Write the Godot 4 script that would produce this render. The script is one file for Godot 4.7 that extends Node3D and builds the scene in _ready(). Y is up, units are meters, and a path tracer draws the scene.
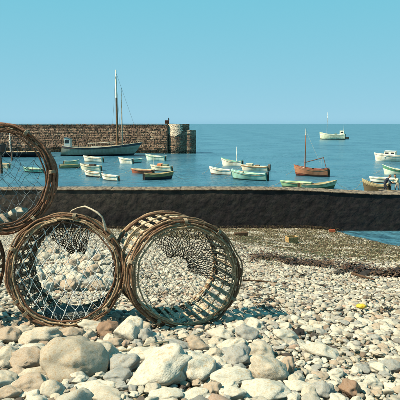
extends Node3D
# A shingle beach with stacked lobster pots, a dark slipway wall, a harbour of small boats and a stone pier.
# World: y up, sea level y = 0, the camera looks towards -z; "d" below always means distance along -z.

const F := 520.0
const PITCH := 8.31
const EYE := Vector3(0, 6, 0)
var rng := RandomNumberGenerator.new()
var noise := FastNoiseLite.new()
var taken := {}
var M := {}

# ---------------------------------------------------------------- mesh collector
class MB:
	var v := PackedVector3Array()
	var n := PackedVector3Array()
	var c := PackedColorArray()
	var i := PackedInt32Array()
	var col := Color(1, 1, 1)
	func vert(p: Vector3, nn: Vector3) -> int:
		v.append(p); n.append(nn); c.append(col)
		return v.size() - 1
	func quad(a: Vector3, b: Vector3, cc: Vector3, d: Vector3) -> void:  # counter-clockwise seen from outside
		var nn := (b - a).cross(cc - a)
		if nn.length_squared() < 1e-18: nn = (cc - a).cross(d - a)
		nn = nn.normalized()
		var s := v.size()
		vert(a, nn); vert(b, nn); vert(cc, nn); vert(d, nn)
		for k in [0, 2, 1, 0, 3, 2]: i.append(s + k)
	func tri(a: Vector3, b: Vector3, cc: Vector3) -> void:
		var nn := (b - a).cross(cc - a).normalized()
		var s := v.size()
		vert(a, nn); vert(b, nn); vert(cc, nn)
		for k in [0, 2, 1]: i.append(s + k)
	func box(b: Basis, o: Vector3, size: Vector3, bevel := 0.0) -> void:
		var h := size * 0.5
		if bevel <= 0.0:
			var p := func(x, y, z): return o + b * Vector3(x * h.x, y * h.y, z * h.z)
			quad(p.call(-1, -1, 1), p.call(1, -1, 1), p.call(1, 1, 1), p.call(-1, 1, 1))
			quad(p.call(1, -1, -1), p.call(-1, -1, -1), p.call(-1, 1, -1), p.call(1, 1, -1))
			quad(p.call(1, -1, 1), p.call(1, -1, -1), p.call(1, 1, -1), p.call(1, 1, 1))
			quad(p.call(-1, -1, -1), p.call(-1, -1, 1), p.call(-1, 1, 1), p.call(-1, 1, -1))
			quad(p.call(-1, 1, 1), p.call(1, 1, 1), p.call(1, 1, -1), p.call(-1, 1, -1))
			quad(p.call(-1, -1, -1), p.call(1, -1, -1), p.call(1, -1, 1), p.call(-1, -1, 1))
			return
		var g := Vector3(minf(bevel, h.x * .9), minf(bevel, h.y * .9), minf(bevel, h.z * .9))
		var q := func(sx, sy, sz, ax): # corner (sx,sy,sz) on the face of axis ax
			var e := Vector3(sx * (h.x - (0.0 if ax == 0 else g.x)), sy * (h.y - (0.0 if ax == 1 else g.y)), sz * (h.z - (0.0 if ax == 2 else g.z)))
			return o + b * e
		for s in [-1, 1]:
			var f := func(A, B, C, D):
				if s > 0: quad(A, B, C, D)
				else: quad(D, C, B, A)
			f.call(q.call(s, -1, -1, 0), q.call(s, 1, -1, 0), q.call(s, 1, 1, 0), q.call(s, -1, 1, 0))
			f.call(q.call(-1, s, -1, 1), q.call(-1, s, 1, 1), q.call(1, s, 1, 1), q.call(1, s, -1, 1))
			f.call(q.call(-1, -1, s, 2), q.call(1, -1, s, 2), q.call(1, 1, s, 2), q.call(-1, 1, s, 2))
		for s in [-1, 1]:
			for t in [-1, 1]:
				var fl := func(A, B, C, D):
					if s * t > 0: quad(A, B, C, D)
					else: quad(D, C, B, A)
				fl.call(q.call(s, t, -1, 0), q.call(s, t, -1, 1), q.call(s, t, 1, 1), q.call(s, t, 1, 0))
				fl.call(q.call(-1, s, t, 1), q.call(-1, s, t, 2), q.call(1, s, t, 2), q.call(1, s, t, 1))
				fl.call(q.call(t, -1, s, 2), q.call(t, -1, s, 0), q.call(t, 1, s, 0), q.call(t, 1, s, 2))
		for sx in [-1, 1]:
			for sy in [-1, 1]:
				for sz in [-1, 1]:
					if sx * sy * sz > 0: tri(q.call(sx, sy, sz, 0), q.call(sx, sy, sz, 1), q.call(sx, sy, sz, 2))
					else: tri(q.call(sx, sy, sz, 2), q.call(sx, sy, sz, 1), q.call(sx, sy, sz, 0))
	func tube(pts: PackedVector3Array, r0: float, r1: float, sides := 6, closed := false, bumps := 0.0, caps := true) -> void:
		var m := pts.size()
		var base := v.size()
		var up := Vector3(0.31, 0.9, 0.17)
		for k in m:
			var a := pts[(k - 1 + m) % m] if closed else pts[maxi(k - 1, 0)]
			var b2 := pts[(k + 1) % m] if closed else pts[mini(k + 1, m - 1)]
			var t := (b2 - a).normalized()
			var s := t.cross(up)
			if s.length() < 0.05: s = t.cross(Vector3(1, 0, 0))
			s = s.normalized()
			up = s.cross(t).normalized()
			var r := lerpf(r0, r1, float(k) / maxf(1, m - 1))
			if bumps > 0.0: r *= 1.0 + bumps * sin(k * 2.3 + base * .37) * sin(k * .71 + base * .11)
			for j in sides:
				var an := TAU * j / sides
				var nn := s * cos(an) + up * sin(an)
				vert(pts[k] + nn * r, nn)
		for k in (m if closed else m - 1):
			var k2 := (k + 1) % m
			for j in sides:
				var j2 := (j + 1) % sides
				var a0 := base + k * sides + j
				var a1 := base + k * sides + j2
				var b0 := base + k2 * sides + j
				var b1 := base + k2 * sides + j2
				for q in [a0, a1, b1, a0, b1, b0]: i.append(q)
		if caps and not closed and sides > 2:
			for e in [0, m - 1]:
				var t2 := (pts[1] - pts[0]) if e == 0 else (pts[m - 2] - pts[m - 1])
				var s0 := v.size()
				for j in sides: vert(v[base + e * sides + j], -t2.normalized())
				for j in range(1, sides - 1):
					if e == 0: i.append(s0); i.append(s0 + j); i.append(s0 + j + 1)
					else: i.append(s0); i.append(s0 + j + 1); i.append(s0 + j)
	func mesh() -> ArrayMesh:
		var a := []
		a.resize(Mesh.ARRAY_MAX)
		a[Mesh.ARRAY_VERTEX] = v; a[Mesh.ARRAY_NORMAL] = n; a[Mesh.ARRAY_COLOR] = c; a[Mesh.ARRAY_INDEX] = i
		var am := ArrayMesh.new()
		am.add_surface_from_arrays(Mesh.PRIMITIVE_TRIANGLES, a)
		return am
	func smooth() -> void:  # rebuild the normals from shared vertices
		for k in n.size(): n[k] = Vector3.ZERO
		for k in range(0, i.size(), 3):
			var nn := (v[i[k + 2]] - v[i[k]]).cross(v[i[k + 1]] - v[i[k]])
			n[i[k]] += nn; n[i[k + 1]] += nn; n[i[k + 2]] += nn
		for k in n.size(): n[k] = n[k].normalized()

# ---------------------------------------------------------------- nodes
func numbered(called: String) -> String:
	var k: int = taken.get(called, -1) + 1
	taken[called] = k
	return called if k == 0 else "%s_%03d" % [called, k]
func tag(o: Node3D, label: String, category := "", group := "", kind := "") -> Node3D:
	if label: o.set_meta("label", label)
	if category: o.set_meta("category", category)
	if group: o.set_meta("group", group)
	if kind: o.set_meta("kind", kind)
	return o
func put(called: String, mesh: Mesh, mat: Material, parent: Node = null) -> MeshInstance3D:
	var o := MeshInstance3D.new()
	o.mesh = mesh
	o.material_override = mat
	o.cast_shadow = GeometryInstance3D.SHADOW_CASTING_SETTING_ON
	if parent == null:
		o.name = numbered(called)
		add_child(o)
	else:
		o.name = called
		parent.add_child(o, true)
	return o
func thing(called: String, label: String, category: String, where: Vector3, group := "") -> Node3D:
	var o := Node3D.new()
	o.name = numbered(called)
	add_child(o)
	o.position = where
	tag(o, label, category, group)
	return o

# ---------------------------------------------------------------- where things stand
func ray(px: float, py: float) -> Vector3:
	return Basis(Vector3.RIGHT, -deg_to_rad(PITCH)) * Vector3((px - 200.0) / F, (200.0 - py) / F, -1)
func spot(px: float, py: float, d: float) -> Vector3:
	var r := ray(px, py)
	return EYE + r * (d / -r.z)
func on_water(px: float, py: float) -> Vector3:
	var r := ray(px, py)
	return EYE + r * (EYE.y / -r.y)
func on_beach(px: float, py: float) -> Vector3:
	var r := ray(px, py)
	var d := 1.5
	for k in 400:
		var p := EYE + r * (d / -r.z)
		if p.y <= beach(p.x, d): return p
		d *= 1.01
	return EYE + r * (d / -r.z)
func beach(x: float, d: float) -> float:
	var h := 4.45 - 0.178 * (d - 4.0)
	h -= .5 * smoothstep(8.0, 16.0, d) * (1.0 - smoothstep(20.0, 29.0, d)) * smoothstep(.5, 5.5, x)  # hollow towards the water
	h = maxf(h, 0.0) + 0.12 * smoothstep(20.0, 29.0, d)
	var sd := 0.913 * (x - 7.2) + 0.408 * (d - 29.6)
	h = lerpf(h, -0.15 * sd, smoothstep(-2.5, 0.5, sd))
	return h + 0.05 * noise.get_noise_2d(x * 60.0, d * 60.0) + 0.02 * noise.get_noise_2d(x * 260.0 + 50, d * 260.0)
func weedy(x: float, d: float) -> bool:  # the lower shore, whose stones are grown over with weed
	var xb := 3.3
	if d < 8.5: xb = 3.3 + (8.5 - d) * .4
	elif d < 12.3: xb = lerpf(3.3, 2.85, (d - 8.5) / 3.8)
	elif d < 16.5: xb = lerpf(2.85, .95, (d - 12.3) / 4.2)
	else: xb = .95 - (d - 16.5) * .85
	if noise.get_noise_2d(x * 55.0 + 300, d * 40.0) + rng.randfn(0, .12) > .22: return false  # bare patches
	return x > xb + noise.get_noise_2d(x * 90.0, d * 90.0) * 1.6 + rng.randfn(0, .5)

# ---------------------------------------------------------------- materials
func fnoise(seed_: int, freq: float, oct := 4, type := FastNoiseLite.TYPE_SIMPLEX_SMOOTH) -> FastNoiseLite:
	var f := FastNoiseLite.new()
	f.seed = seed_; f.frequency = freq; f.noise_type = type
	f.fractal_type = FastNoiseLite.FRACTAL_FBM; f.fractal_octaves = oct
	return f
func gray(seed_: int, freq: float, oct: int, size := 512, type := FastNoiseLite.TYPE_SIMPLEX_SMOOTH) -> Image:
	return fnoise(seed_, freq, oct, type).get_seamless_image(size, size)
func ramp_tex(im: Image, stops: Array, cols: Array) -> ImageTexture:
	var lut := PackedByteArray()
	for k in 256:
		var t := k / 255.0
		var c: Color = cols[0]
		for s in stops.size() - 1:
			if t >= stops[s]: c = (cols[s] as Color).lerp(cols[s + 1], clampf((t - stops[s]) / (stops[s + 1] - stops[s]), 0, 1))
		lut.append_array(PackedByteArray([c.r8, c.g8, c.b8]))
	im.convert(Image.FORMAT_L8)
	var src := im.get_data()
	var out := PackedByteArray()
	out.resize(src.size() * 3)
	for k in src.size():
		var q := src[k] * 3
		out[k * 3] = lut[q]; out[k * 3 + 1] = lut[q + 1]; out[k * 3 + 2] = lut[q + 2]
	return ImageTexture.create_from_image(Image.create_from_data(im.get_width(), im.get_height(), false, Image.FORMAT_RGB8, out))
func normal_tex(im: Image, strength: float) -> ImageTexture:
	im.convert(Image.FORMAT_RGBA8)
	im.bump_map_to_normal_map(strength)
	return ImageTexture.create_from_image(im)
func lin(r: float, g: float, b: float) -> Color:
	return Color(r, g, b).linear_to_srgb()
func mat(color: Color, rough := 0.85, tex: Texture2D = null, nrm: Texture2D = null, scale := 1.0, nscale := 1.0, world := false, vc := false) -> StandardMaterial3D:
	var m := StandardMaterial3D.new()
	m.albedo_color = color
	m.roughness = rough
	m.metallic_specular = 0.35
	if tex: m.albedo_texture = tex
	if nrm:
		m.normal_enabled = true; m.normal_texture = nrm; m.normal_scale = nscale
	if tex or nrm:
		m.uv1_triplanar = true
		m.uv1_world_triplanar = world
		m.uv1_scale = Vector3.ONE * scale
	m.vertex_color_use_as_albedo = vc
	return m
func stone_texture() -> ImageTexture:
	# mottled rock with rusty stains, pale veins, pits and dark specks
	var n := 1024
	var base := gray(3, .012, 6, n); var stain := gray(61, .005, 4, n); var vein := gray(62, .006, 3, n); var pit := gray(63, .09, 2, n); var speck := gray(64, .2, 2, n)
	for im: Image in [base, stain, vein, pit, speck]: im.convert(Image.FORMAT_L8)
	var a := base.get_data(); var b := stain.get_data(); var c := vein.get_data(); var d := pit.get_data(); var e := speck.get_data()
	var out := PackedByteArray()
	out.resize(n * n * 3)
	for k in n * n:
		var v := .80 + .22 * (a[k] / 255.0 - .35)
		var r := v; var g := v; var bl := v
		var st := clampf((b[k] / 255.0 - .60) * 4.0, 0, 1)
		r *= 1.0 - .06 * st; g *= 1.0 - .20 * st; bl *= 1.0 - .38 * st
		var ve := absf(c[k] / 255.0 - .5)
		if ve < .008: r += .10; g += .10; bl += .10
		var pk := clampf((.30 - d[k] / 255.0) * 5.0, 0, 1)
		r *= 1.0 - .35 * pk; g *= 1.0 - .38 * pk; bl *= 1.0 - .42 * pk
		if e[k] < 62: r *= .72; g *= .70; bl *= .68
		out[k * 3] = int(clampf(r, 0, 1) * 255); out[k * 3 + 1] = int(clampf(g, 0, 1) * 255); out[k * 3 + 2] = int(clampf(bl, 0, 1) * 255)
	return ImageTexture.create_from_image(Image.create_from_data(n, n, false, Image.FORMAT_RGB8, out))
func make_materials() -> void:
	var w := Color.WHITE
	var stone_t := stone_texture()
	var stone_n := normal_tex(gray(5, .03, 6), 5.0)
	var pit_n := normal_tex(gray(8, .05, 3, 512, FastNoiseLite.TYPE_CELLULAR), 3.0)
	M.pebble = mat(w, .88, stone_t, stone_n, 1.1, .5, false, true)
	M.stone_pale = mat(lin(.59, .575, .51), .9, stone_t, stone_n, .8, 1.4)
	M.stone_cream = mat(lin(.52, .485, .415), .9, stone_t, stone_n, .9, 1.4)
	M.stone_warm = mat(lin(.44, .37, .30), .9, stone_t, stone_n, .8, 1.4)
	M.stone_pitted = mat(lin(.44, .395, .325), .95, stone_t, pit_n, 1.3, 1.2)
	M.stone_grey = mat(lin(.36, .37, .36), .85, stone_t, stone_n, .9, 1.4)
	M.stone_brown = mat(lin(.30, .205, .15), .9, stone_t, stone_n, .9, .9)
	M.stone_dark = mat(lin(.03, .029, .032), .95, stone_t, stone_n, .9, .8)
	M.ground = mat(lin(.35, .32, .26), .95, ramp_tex(gray(11, .06, 5), [0.0, .45, 1.0], [Color(.4, .37, .33), Color(.8, .78, .72), w]), normal_tex(gray(12, .09, 4), 8.0), 1.0, 1.0, true)
	var streak := gray(21, .02, 5, 256)
	var bark := ramp_tex(streak, [0.0, .35, .6, 1.0], [Color(.62, .56, .50), Color(.80, .74, .68), Color(.95, .92, .88), Color(1, 1, .98)])
	var bark_n := normal_tex(gray(22, .05, 4, 256), 4.0)
	M.hoop = mat(lin(.25, .175, .12), .8, bark, bark_n, 7.0, .8)
	M.hoop_b = mat(lin(.15, .088, .06), .8, bark, bark_n, 6.0, .8)
	M.hoop_c = mat(lin(.38, .31, .225), .8, bark, bark_n, 8.0, .8)
	M.hoop_red = mat(lin(.24, .13, .09), .8, bark, bark_n, 7.0, .8)
	M.hoop_dark = mat(lin(.11, .065, .045), .85, bark, bark_n, 7.0, .8)
	M.slat = mat(lin(.48, .44, .37), .85, bark, bark_n, 5.0, .7)
	M.slat_b = mat(lin(.32, .28, .22), .85, bark, bark_n, 5.0, .7)
	M.slat_red = mat(lin(.20, .14, .10), .85, bark, bark_n, 5.0, .7)
	M.twine = mat(lin(.60, .64, .66), .8)
	M.twine_dark = mat(lin(.16, .19, .21), .8)
	M.tarred_net = mat(lin(.035, .03, .028), .9, stone_t, pit_n, 3.0, 1.4)
	M.tarred = mat(lin(.035, .031, .027), .8)
	M.twine_tan = mat(lin(.26, .21, .15), .8)
	M.net_grey = mat(lin(.17, .19, .18), .9, stone_t, stone_n, 4.0, .8)
	M.rope = mat(lin(.55, .53, .48), .85, bark, bark_n, 20.0, .8)
	M.driftwood = mat(lin(.09, .06, .04), .9, bark, bark_n, 6.0)
	M.twig = mat(lin(.40, .36, .28), .85, bark, bark_n, 6.0)
	M.yellow = mat(lin(.72, .55, .06), .6, stone_t, null, 3.0)
	M.crate = mat(lin(.42, .32, .17), .8, bark, bark_n, 2.0)
	M.brick = mat(lin(.30, .08, .04), .9, stone_t, stone_n, 2.0)
	M.weed = mat(w, .55, null, null, 1, 1, false, true)
	var blot := ramp_tex(gray(31, .012, 6), [0.0, .38, .55, 1.0], [Color(.30, .30, .33), Color(.62, .60, .60), Color(.92, .88, .84), w])
	M.wall = mat(w, .92, ramp_tex(gray(33, .02, 7), [0.0, .4, .6, 1.0], [Color(.62, .61, .62), Color(.80, .79, .79), Color(.92, .90, .88), w]), stone_n, .17, .35, true, true)
	M.coping = mat(lin(.21, .18, .145), .9, blot, stone_n, .5, 1.0, true)
	M.pier = mat(w, .9, blot, stone_n, .15, .5, true, true)
	M.mortar = mat(lin(.30, .225, .17), .95, blot, null, .3, 1.0, true)
	M.whitewash = mat(lin(.82, .75, .63), .9, blot, stone_n, .5, 1.0, true)
	M.deck = mat(lin(.28, .24, .19), .95, blot, null, .3, 1.0, true)
	var rip := gray(41, .03, 5, 1024)
	var calm := gray(42, .004, 3, 1024)
	rip.convert(Image.FORMAT_L8); calm.convert(Image.FORMAT_L8)
	var ra := rip.get_data()
	var ca := calm.get_data()
	for k in ra.size(): ra[k] = int(clampf(128 + (ra[k] - 128) * lerpf(.3, 1.0, smoothstep(.35, .62, ca[k] / 255.0)), 0, 255))
	var wn := normal_tex(Image.create_from_data(1024, 1024, false, Image.FORMAT_L8, ra), 9.0)
	var wt := ramp_tex(gray(43, .006, 5, 512), [0.0, .35, .65, 1.0], [Color(.72, .78, .82), Color(.9, .93, .95), w, w])
	M.sea = mat(lin(.040, .120, .178), .24, wt, wn, .02, .8, true)
	M.sea.metallic_specular = 0.22
	M.iron = mat(lin(.03, .028, .03), .6)
	M.skin = mat(w, .8, null, null, 1, 1, false, true)
var paints := {}
func paint(c: Color, rough := .5) -> StandardMaterial3D:
	var key := str(c, rough)
	if not paints.has(key):
		if not M.has("dirt"): M.dirt = ramp_tex(gray(51, .01, 5, 256), [0.0, .4, .6, 1.0], [Color(.80, .77, .71), Color(.94, .93, .90), Color.WHITE, Color.WHITE])
		paints[key] = mat(c, rough, M.dirt, null, .45)
	return paints[key]

# ---------------------------------------------------------------- stones
func icosphere(sub: int) -> Array:
	var t := (1.0 + sqrt(5.0)) / 2.0
	var v: Array = [Vector3(-1, t, 0), Vector3(1, t, 0), Vector3(-1, -t, 0), Vector3(1, -t, 0), Vector3(0, -1, t), Vector3(0, 1, t), Vector3(0, -1, -t), Vector3(0, 1, -t), Vector3(t, 0, -1), Vector3(t, 0, 1), Vector3(-t, 0, -1), Vector3(-t, 0, 1)]
	for k in v.size(): v[k] = v[k].normalized()
	var f: Array = [0, 11, 5, 0, 5, 1, 0, 1, 7, 0, 7, 10, 0, 10, 11, 1, 5, 9, 5, 11, 4, 11, 10, 2, 10, 7, 6, 7, 1, 8, 3, 9, 4, 3, 4, 2, 3, 2, 6, 3, 6, 8, 3, 8, 9, 4, 9, 5, 2, 4, 11, 6, 2, 10, 8, 6, 7, 9, 8, 1]
	for s in sub:
		var mid := {}
		var g: Array = []
		for k in range(0, f.size(), 3):
			var q: Array = []
			for e in [[f[k], f[k + 1]], [f[k + 1], f[k + 2]], [f[k + 2], f[k]]]:
				var key := Vector2i(mini(e[0], e[1]), maxi(e[0], e[1]))
				if not mid.has(key):
					v.append(((v[e[0]] + v[e[1]]) * .5).normalized())
					mid[key] = v.size() - 1
				q.append(mid[key])
			g.append_array([f[k], q[0], q[2], f[k + 1], q[1], q[0], f[k + 2], q[2], q[1], q[0], q[1], q[2]])
		f = g
	return [v, f]
func stone_mesh(ico: Array, seed_: int, lump: float, facets: int, rough: float) -> ArrayMesh:
	var r := RandomNumberGenerator.new()
	r.seed = seed_
	var nz := fnoise(seed_, .9, 1)
	var fine := fnoise(seed_ + 9, 4.0, 3)
	var planes: Array = []
	for k in facets:
		planes.append([Vector3(r.randfn(), r.randfn() * 1.2, r.randfn()).normalized(), r.randf_range(.70, .92)])
	var m := MB.new()
	for d: Vector3 in ico[0]:
		var p := d * (1.0 + lump * nz.get_noise_3dv(d * 1.3))
		for pl in planes:
			var over: float = p.dot(pl[0]) - pl[1]
			var x := over + .12
			if x > 0.0: p -= pl[0] * .8 * (x * x / .48 if x < .24 else x - .12)
		p += d * rough * fine.get_noise_3dv(d)
		m.vert(p, d)
	var f: Array = ico[1]
	for k in range(0, f.size(), 3):
		m.i.append(f[k]); m.i.append(f[k + 2]); m.i.append(f[k + 1])
	m.smooth()
	return m.mesh()
var big_stones: Array = []
var mid_stones: Array = []
var low_stones: Array = []
var grid := {}
const CELL := 0.13
func reserve(x: float, d: float, r: float) -> void:
	for gx in range(floori((x - r) / CELL), floori((x + r) / CELL) + 1):
		for gd in range(floori((d - r) / CELL), floori((d + r) / CELL) + 1):
			var key := Vector2i(gx, gd)
			if not grid.has(key): grid[key] = PackedVector3Array()
			grid[key].append(Vector3(x, d, r))
func is_free(x: float, d: float, r: float, squeeze: float) -> bool:
	for gx in range(floori((x - r) / CELL), floori((x + r) / CELL) + 1):
		for gd in range(floori((d - r) / CELL), floori((d + r) / CELL) + 1):
			var a = grid.get(Vector2i(gx, gd))
			if a == null: continue
			for q: Vector3 in a:
				var rr := (r + q.z) * squeeze
				if (x - q.x) * (x - q.x) + (d - q.y) * (d - q.y) < rr * rr: return false
	return true
const STONE_GROUP := "loose stones of the foreground beach"
func foreground_stones() -> void:
	# centre x, centre y, width, height as measured on the photograph, material, roll in degrees, label
	var rows := [
		[75, 364, 58, 46, "stone_pitted", 8, "largest foreground boulder, round, tan and pitted, at the lower left"],
		[160, 373, 58, 40, "stone_pale", -22, "big angular whitish slab with rust spots, tilted up to a corner"],
		[40, 338, 38, 19, "stone_cream", -6, "smooth egg-shaped beige stone just below the netted pot, above the pitted boulder"],
		[7, 339, 24, 18, "stone_warm", 4, "pinkish stone with a small hollow at the frame edge below the stacked pots"],
		[25, 333, 20, 13, "stone_cream", 10, "small lumpy stone tucked between the pinkish stone and the egg-shaped one"],
		[70, 336, 24, 15, "stone_warm", 4, "rough brownish stone touching the bottom of the netted pot"],
		[8, 360, 26, 24, "stone_cream", 0, "big beige stone at the frame edge beneath the pinkish hollowed stone"],
		[29, 361, 34, 25, "stone_warm", 5, "broad tan stone between the frame-edge stone and the pitted boulder"],
		[36, 374, 26, 11, "stone_cream", 0, "low flat stone wedged under the broad tan stone"],
		[30, 387, 34, 21, "stone_warm", -10, "rust-tinted stone in the bottom corner with a dark gap beside it"],
		[6, 380, 22, 16, "stone_cream", 8, "beige stone low at the frame edge beside the rust-tinted stone"],
		[52, 391, 24, 18, "stone_cream", 12, "yellowish blocky stone below the pitted boulder"],
		[9, 396, 24, 14, "stone_warm", 0, "stone cut by the bottom corner of the picture"],
		[92, 326, 24, 12, "stone_pale", 12, "pale oblong stone leaning on the right foot of the netted pot"],
		[109, 332, 20, 17, "stone_brown", 0, "reddish-brown stone between two pale ones below the netted pot"],
		[130, 333, 26, 30, "stone_pale", 4, "pale upright stone with a waist, standing below the gap between the pots"],
		[113, 345, 19, 12, "stone_warm", 0, "small oval tan stone under the pale twig"],
		[104, 357, 26, 22, "stone_cream", 30, "yellow-beige sloping stone behind the pitted boulder"],
		[122, 367, 30, 22, "stone_grey", -25, "greyish wedge stone between the pitted boulder and the whitish slab"],
		[94, 389, 36, 8, "stone_pale", -5, "thin pale flat stone lying under the pitted boulder"],
		[105, 399, 40, 12, "stone_cream", 0, "stone at the bottom edge below the thin flat one"],
		[133, 353, 16, 8, "stone_cream", 0, "little flat stone below the waisted upright stone"],
		[146, 337, 13, 17, "stone_grey", 0, "grey narrow stone right beside the waisted upright stone"],
		[151, 353, 14, 14, "stone_warm", 0, "round brownish cobble above the whitish slab's upper edge"],
		[176, 347, 24, 12, "stone_grey", 8, "flat grey-tan stone behind the whitish slab's corner"],
		[188, 359, 26, 15, "stone_grey", 10, "greenish grey stone right of the whitish slab's corner"],
		[199, 348, 20, 12, "stone_warm", 15, "tan stone below the foot of the open pot"],
		[199, 371, 36, 30, "stone_pale", 15, "white stone with yellow pits right of the whitish slab"],
		[166, 397, 30, 11, "stone_pale", -5, "pale yellow stone at the bottom edge under the whitish slab"],
		[195, 397, 28, 11, "stone_pale", 0, "rounded pale stone at the bottom edge beneath the yellow-pitted white stone"],
		[213, 389, 17, 14, "stone_warm", 0, "small beige stone beside the yellow-pitted white stone's base"],
		[220, 337, 24, 13, "stone_pale", 10, "pale oval stone below the open pot, left of the blocky grey stone"],
		[231, 347, 24, 13, "stone_pale", -12, "pale stone lying on the grey egg-shaped stone"],
		[236, 359, 27, 24, "stone_grey", -30, "smooth blue-grey egg-shaped stone below the blocky grey stone"],
		[215, 355, 15, 12, "stone_cream", 0, "small cream cobble left of the blue-grey egg stone"],
		[234, 378, 40, 17, "stone_pale", 6, "long pale stone lying below the blue-grey egg stone"],
		[215, 370, 12, 14, "stone_grey", 0, "narrow grey cobble above the long pale stone's end"],
		[260, 354, 27, 20, "stone_cream", 12, "cream stone just below and right of the blocky grey stone"],
		[268, 373, 36, 28, "stone_cream", 20, "large smooth cream stone in the bottom middle right of the long pale one"],
		[264, 392, 46, 20, "stone_pale", 0, "broad pale stone at the bottom edge under the large smooth cream stone"],
		[234, 395, 22, 12, "stone_pale", 0, "pale stone at the bottom edge left of the broad pale one"],
		[248, 336, 22, 17, "stone_grey", 20, "blocky grey stone just right of the foot of the open pot"],
		[286, 337, 24, 13, "stone_pale", 15, "pale flat stone left of the small black cobble"],
		[298, 334, 12, 9, "stone_dark", 0, "small black cobble alone among pale shingle"],
		[287, 368, 14, 22, "stone_warm", 0, "tan upright cobble right of the large smooth cream stone"],
		[320, 353, 32, 15, "stone_pale", 14, "long whitish stone sloping down in the shingle right of the cream stones"],
		[300, 389, 30, 11, "stone_pale", 4, "flat pale stone near the bottom edge beside the round grey one"],
		[322, 391, 20, 18, "stone_grey", 0, "round grey stone near the bottom edge"],
		[350, 391, 18, 18, "stone_brown", 20, "brown-centred stone at the bottom edge among white pebbles"],
		[391, 367, 20, 13, "stone_grey", 8, "smooth bluish stone near the lower right frame edge"],
		[335, 375, 18, 10, "stone_pale", -10, "pale flat cobble above the brown-centred stone"],
		[372, 384, 18, 11, "stone_pale", 10, "pale cobble between the brown-centred stone and the bluish one"],
	]
	var k := 0
	for s in rows:
		var g := on_beach(s[0], s[1] + s[3] * .22)
		var d := -g.z
		var px := d / F / cos(deg_to_rad(18))
		var rx: float = s[2] * .5 * px * 1.04
		var ry: float = s[3] * .5 * px * .86
		var rz: float = clampf(s[3] * .5 * px * 1.15, rx * .6, rx * 1.05)
		var o := put("beach_stone", big_stones[k % big_stones.size()], M[s[4]])
		tag(o, s[6], "stone", STONE_GROUP)
		o.transform = Transform3D(Basis(Vector3(0, 0, 1), -deg_to_rad(s[5])) * Basis(Vector3.RIGHT, .12) * Basis(Vector3.UP, rng.randf_range(-.3, .3)) * Basis.from_scale(Vector3(rx, ry, rz) * 1.12), Vector3(g.x, beach(g.x, d) + ry * .62, g.z))
		reserve(g.x, d, (rx + rz) * .43)
		k += 1
func stone_bank() -> void:
	# larger pale stones banked up behind the pots, as seen through their nets
	var g := RandomNumberGenerator.new()
	g.seed = 77
	for k in 150:
		var px := g.randf_range(14, 122)
		var py := g.randf_range(228, 292)
		var p := on_beach(px, py)
		if -p.z > 9.5: p = on_beach(px, g.randf_range(254, 288))
		if -p.z < 4.5: continue
		var a := g.randf_range(.075, .15)
		if not is_free(p.x, -p.z, a * .85, .86): continue
		reserve(p.x, -p.z, a * .85)
		var o := put("bank_stone", big_stones[g.randi() % big_stones.size()], M[["stone_pale", "stone_cream", "stone_pale", "stone_warm", "stone_grey"][g.randi() % 5]])
		o.transform = Transform3D(Basis(Vector3(g.randfn(), .2, g.randfn()).normalized(), .3) * Basis(Vector3.UP, g.randf() * TAU) * Basis.from_scale(Vector3(a, a * g.randf_range(.55, .85), a * .85)), p + Vector3(0, a * .35, 0))
		tag(o, "larger %s stone behind the netted pot, %s" % [tone_word(o), "at its left" if px < 50 else ("at its right" if px > 92 else ("high in its middle" if py < 270 else "low in its middle"))], "stone", "stones of the bank behind the pots")
func pale_tone() -> Color:
	var t := rng.randf()
	var c: Color
	if t < .50: c = Color(.61, .59, .52)
	elif t < .72: c = Color(.39, .39, .375)
	elif t < .86: c = Color(.48, .425, .355)
	elif t < .93: c = Color(.33, .26, .205)
	elif t < .97: c = Color(.12, .10, .09)
	else: c = Color(.52, .40, .33)
	return c * rng.randf_range(.6, 1.12)
func weed_tone() -> Color:
	var t := rng.randf()
	var c: Color
	if t < .34: c = Color(.06, .058, .03)
	elif t < .56: c = Color(.12, .10, .055)
	elif t < .76: c = Color(.15, .10, .065)
	elif t < .92: c = Color(.30, .28, .19)
	else: c = Color(.46, .44, .34)
	return c * rng.randf_range(.7, 1.25)
func tone_word(o: MeshInstance3D) -> String:
	for k in [["stone_pale", "whitish"], ["stone_cream", "cream"], ["stone_grey", "grey"], ["stone_warm", "tan"]]:
		if o.material_override == M[k[0]]: return k[1]
	return "brown"
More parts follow.
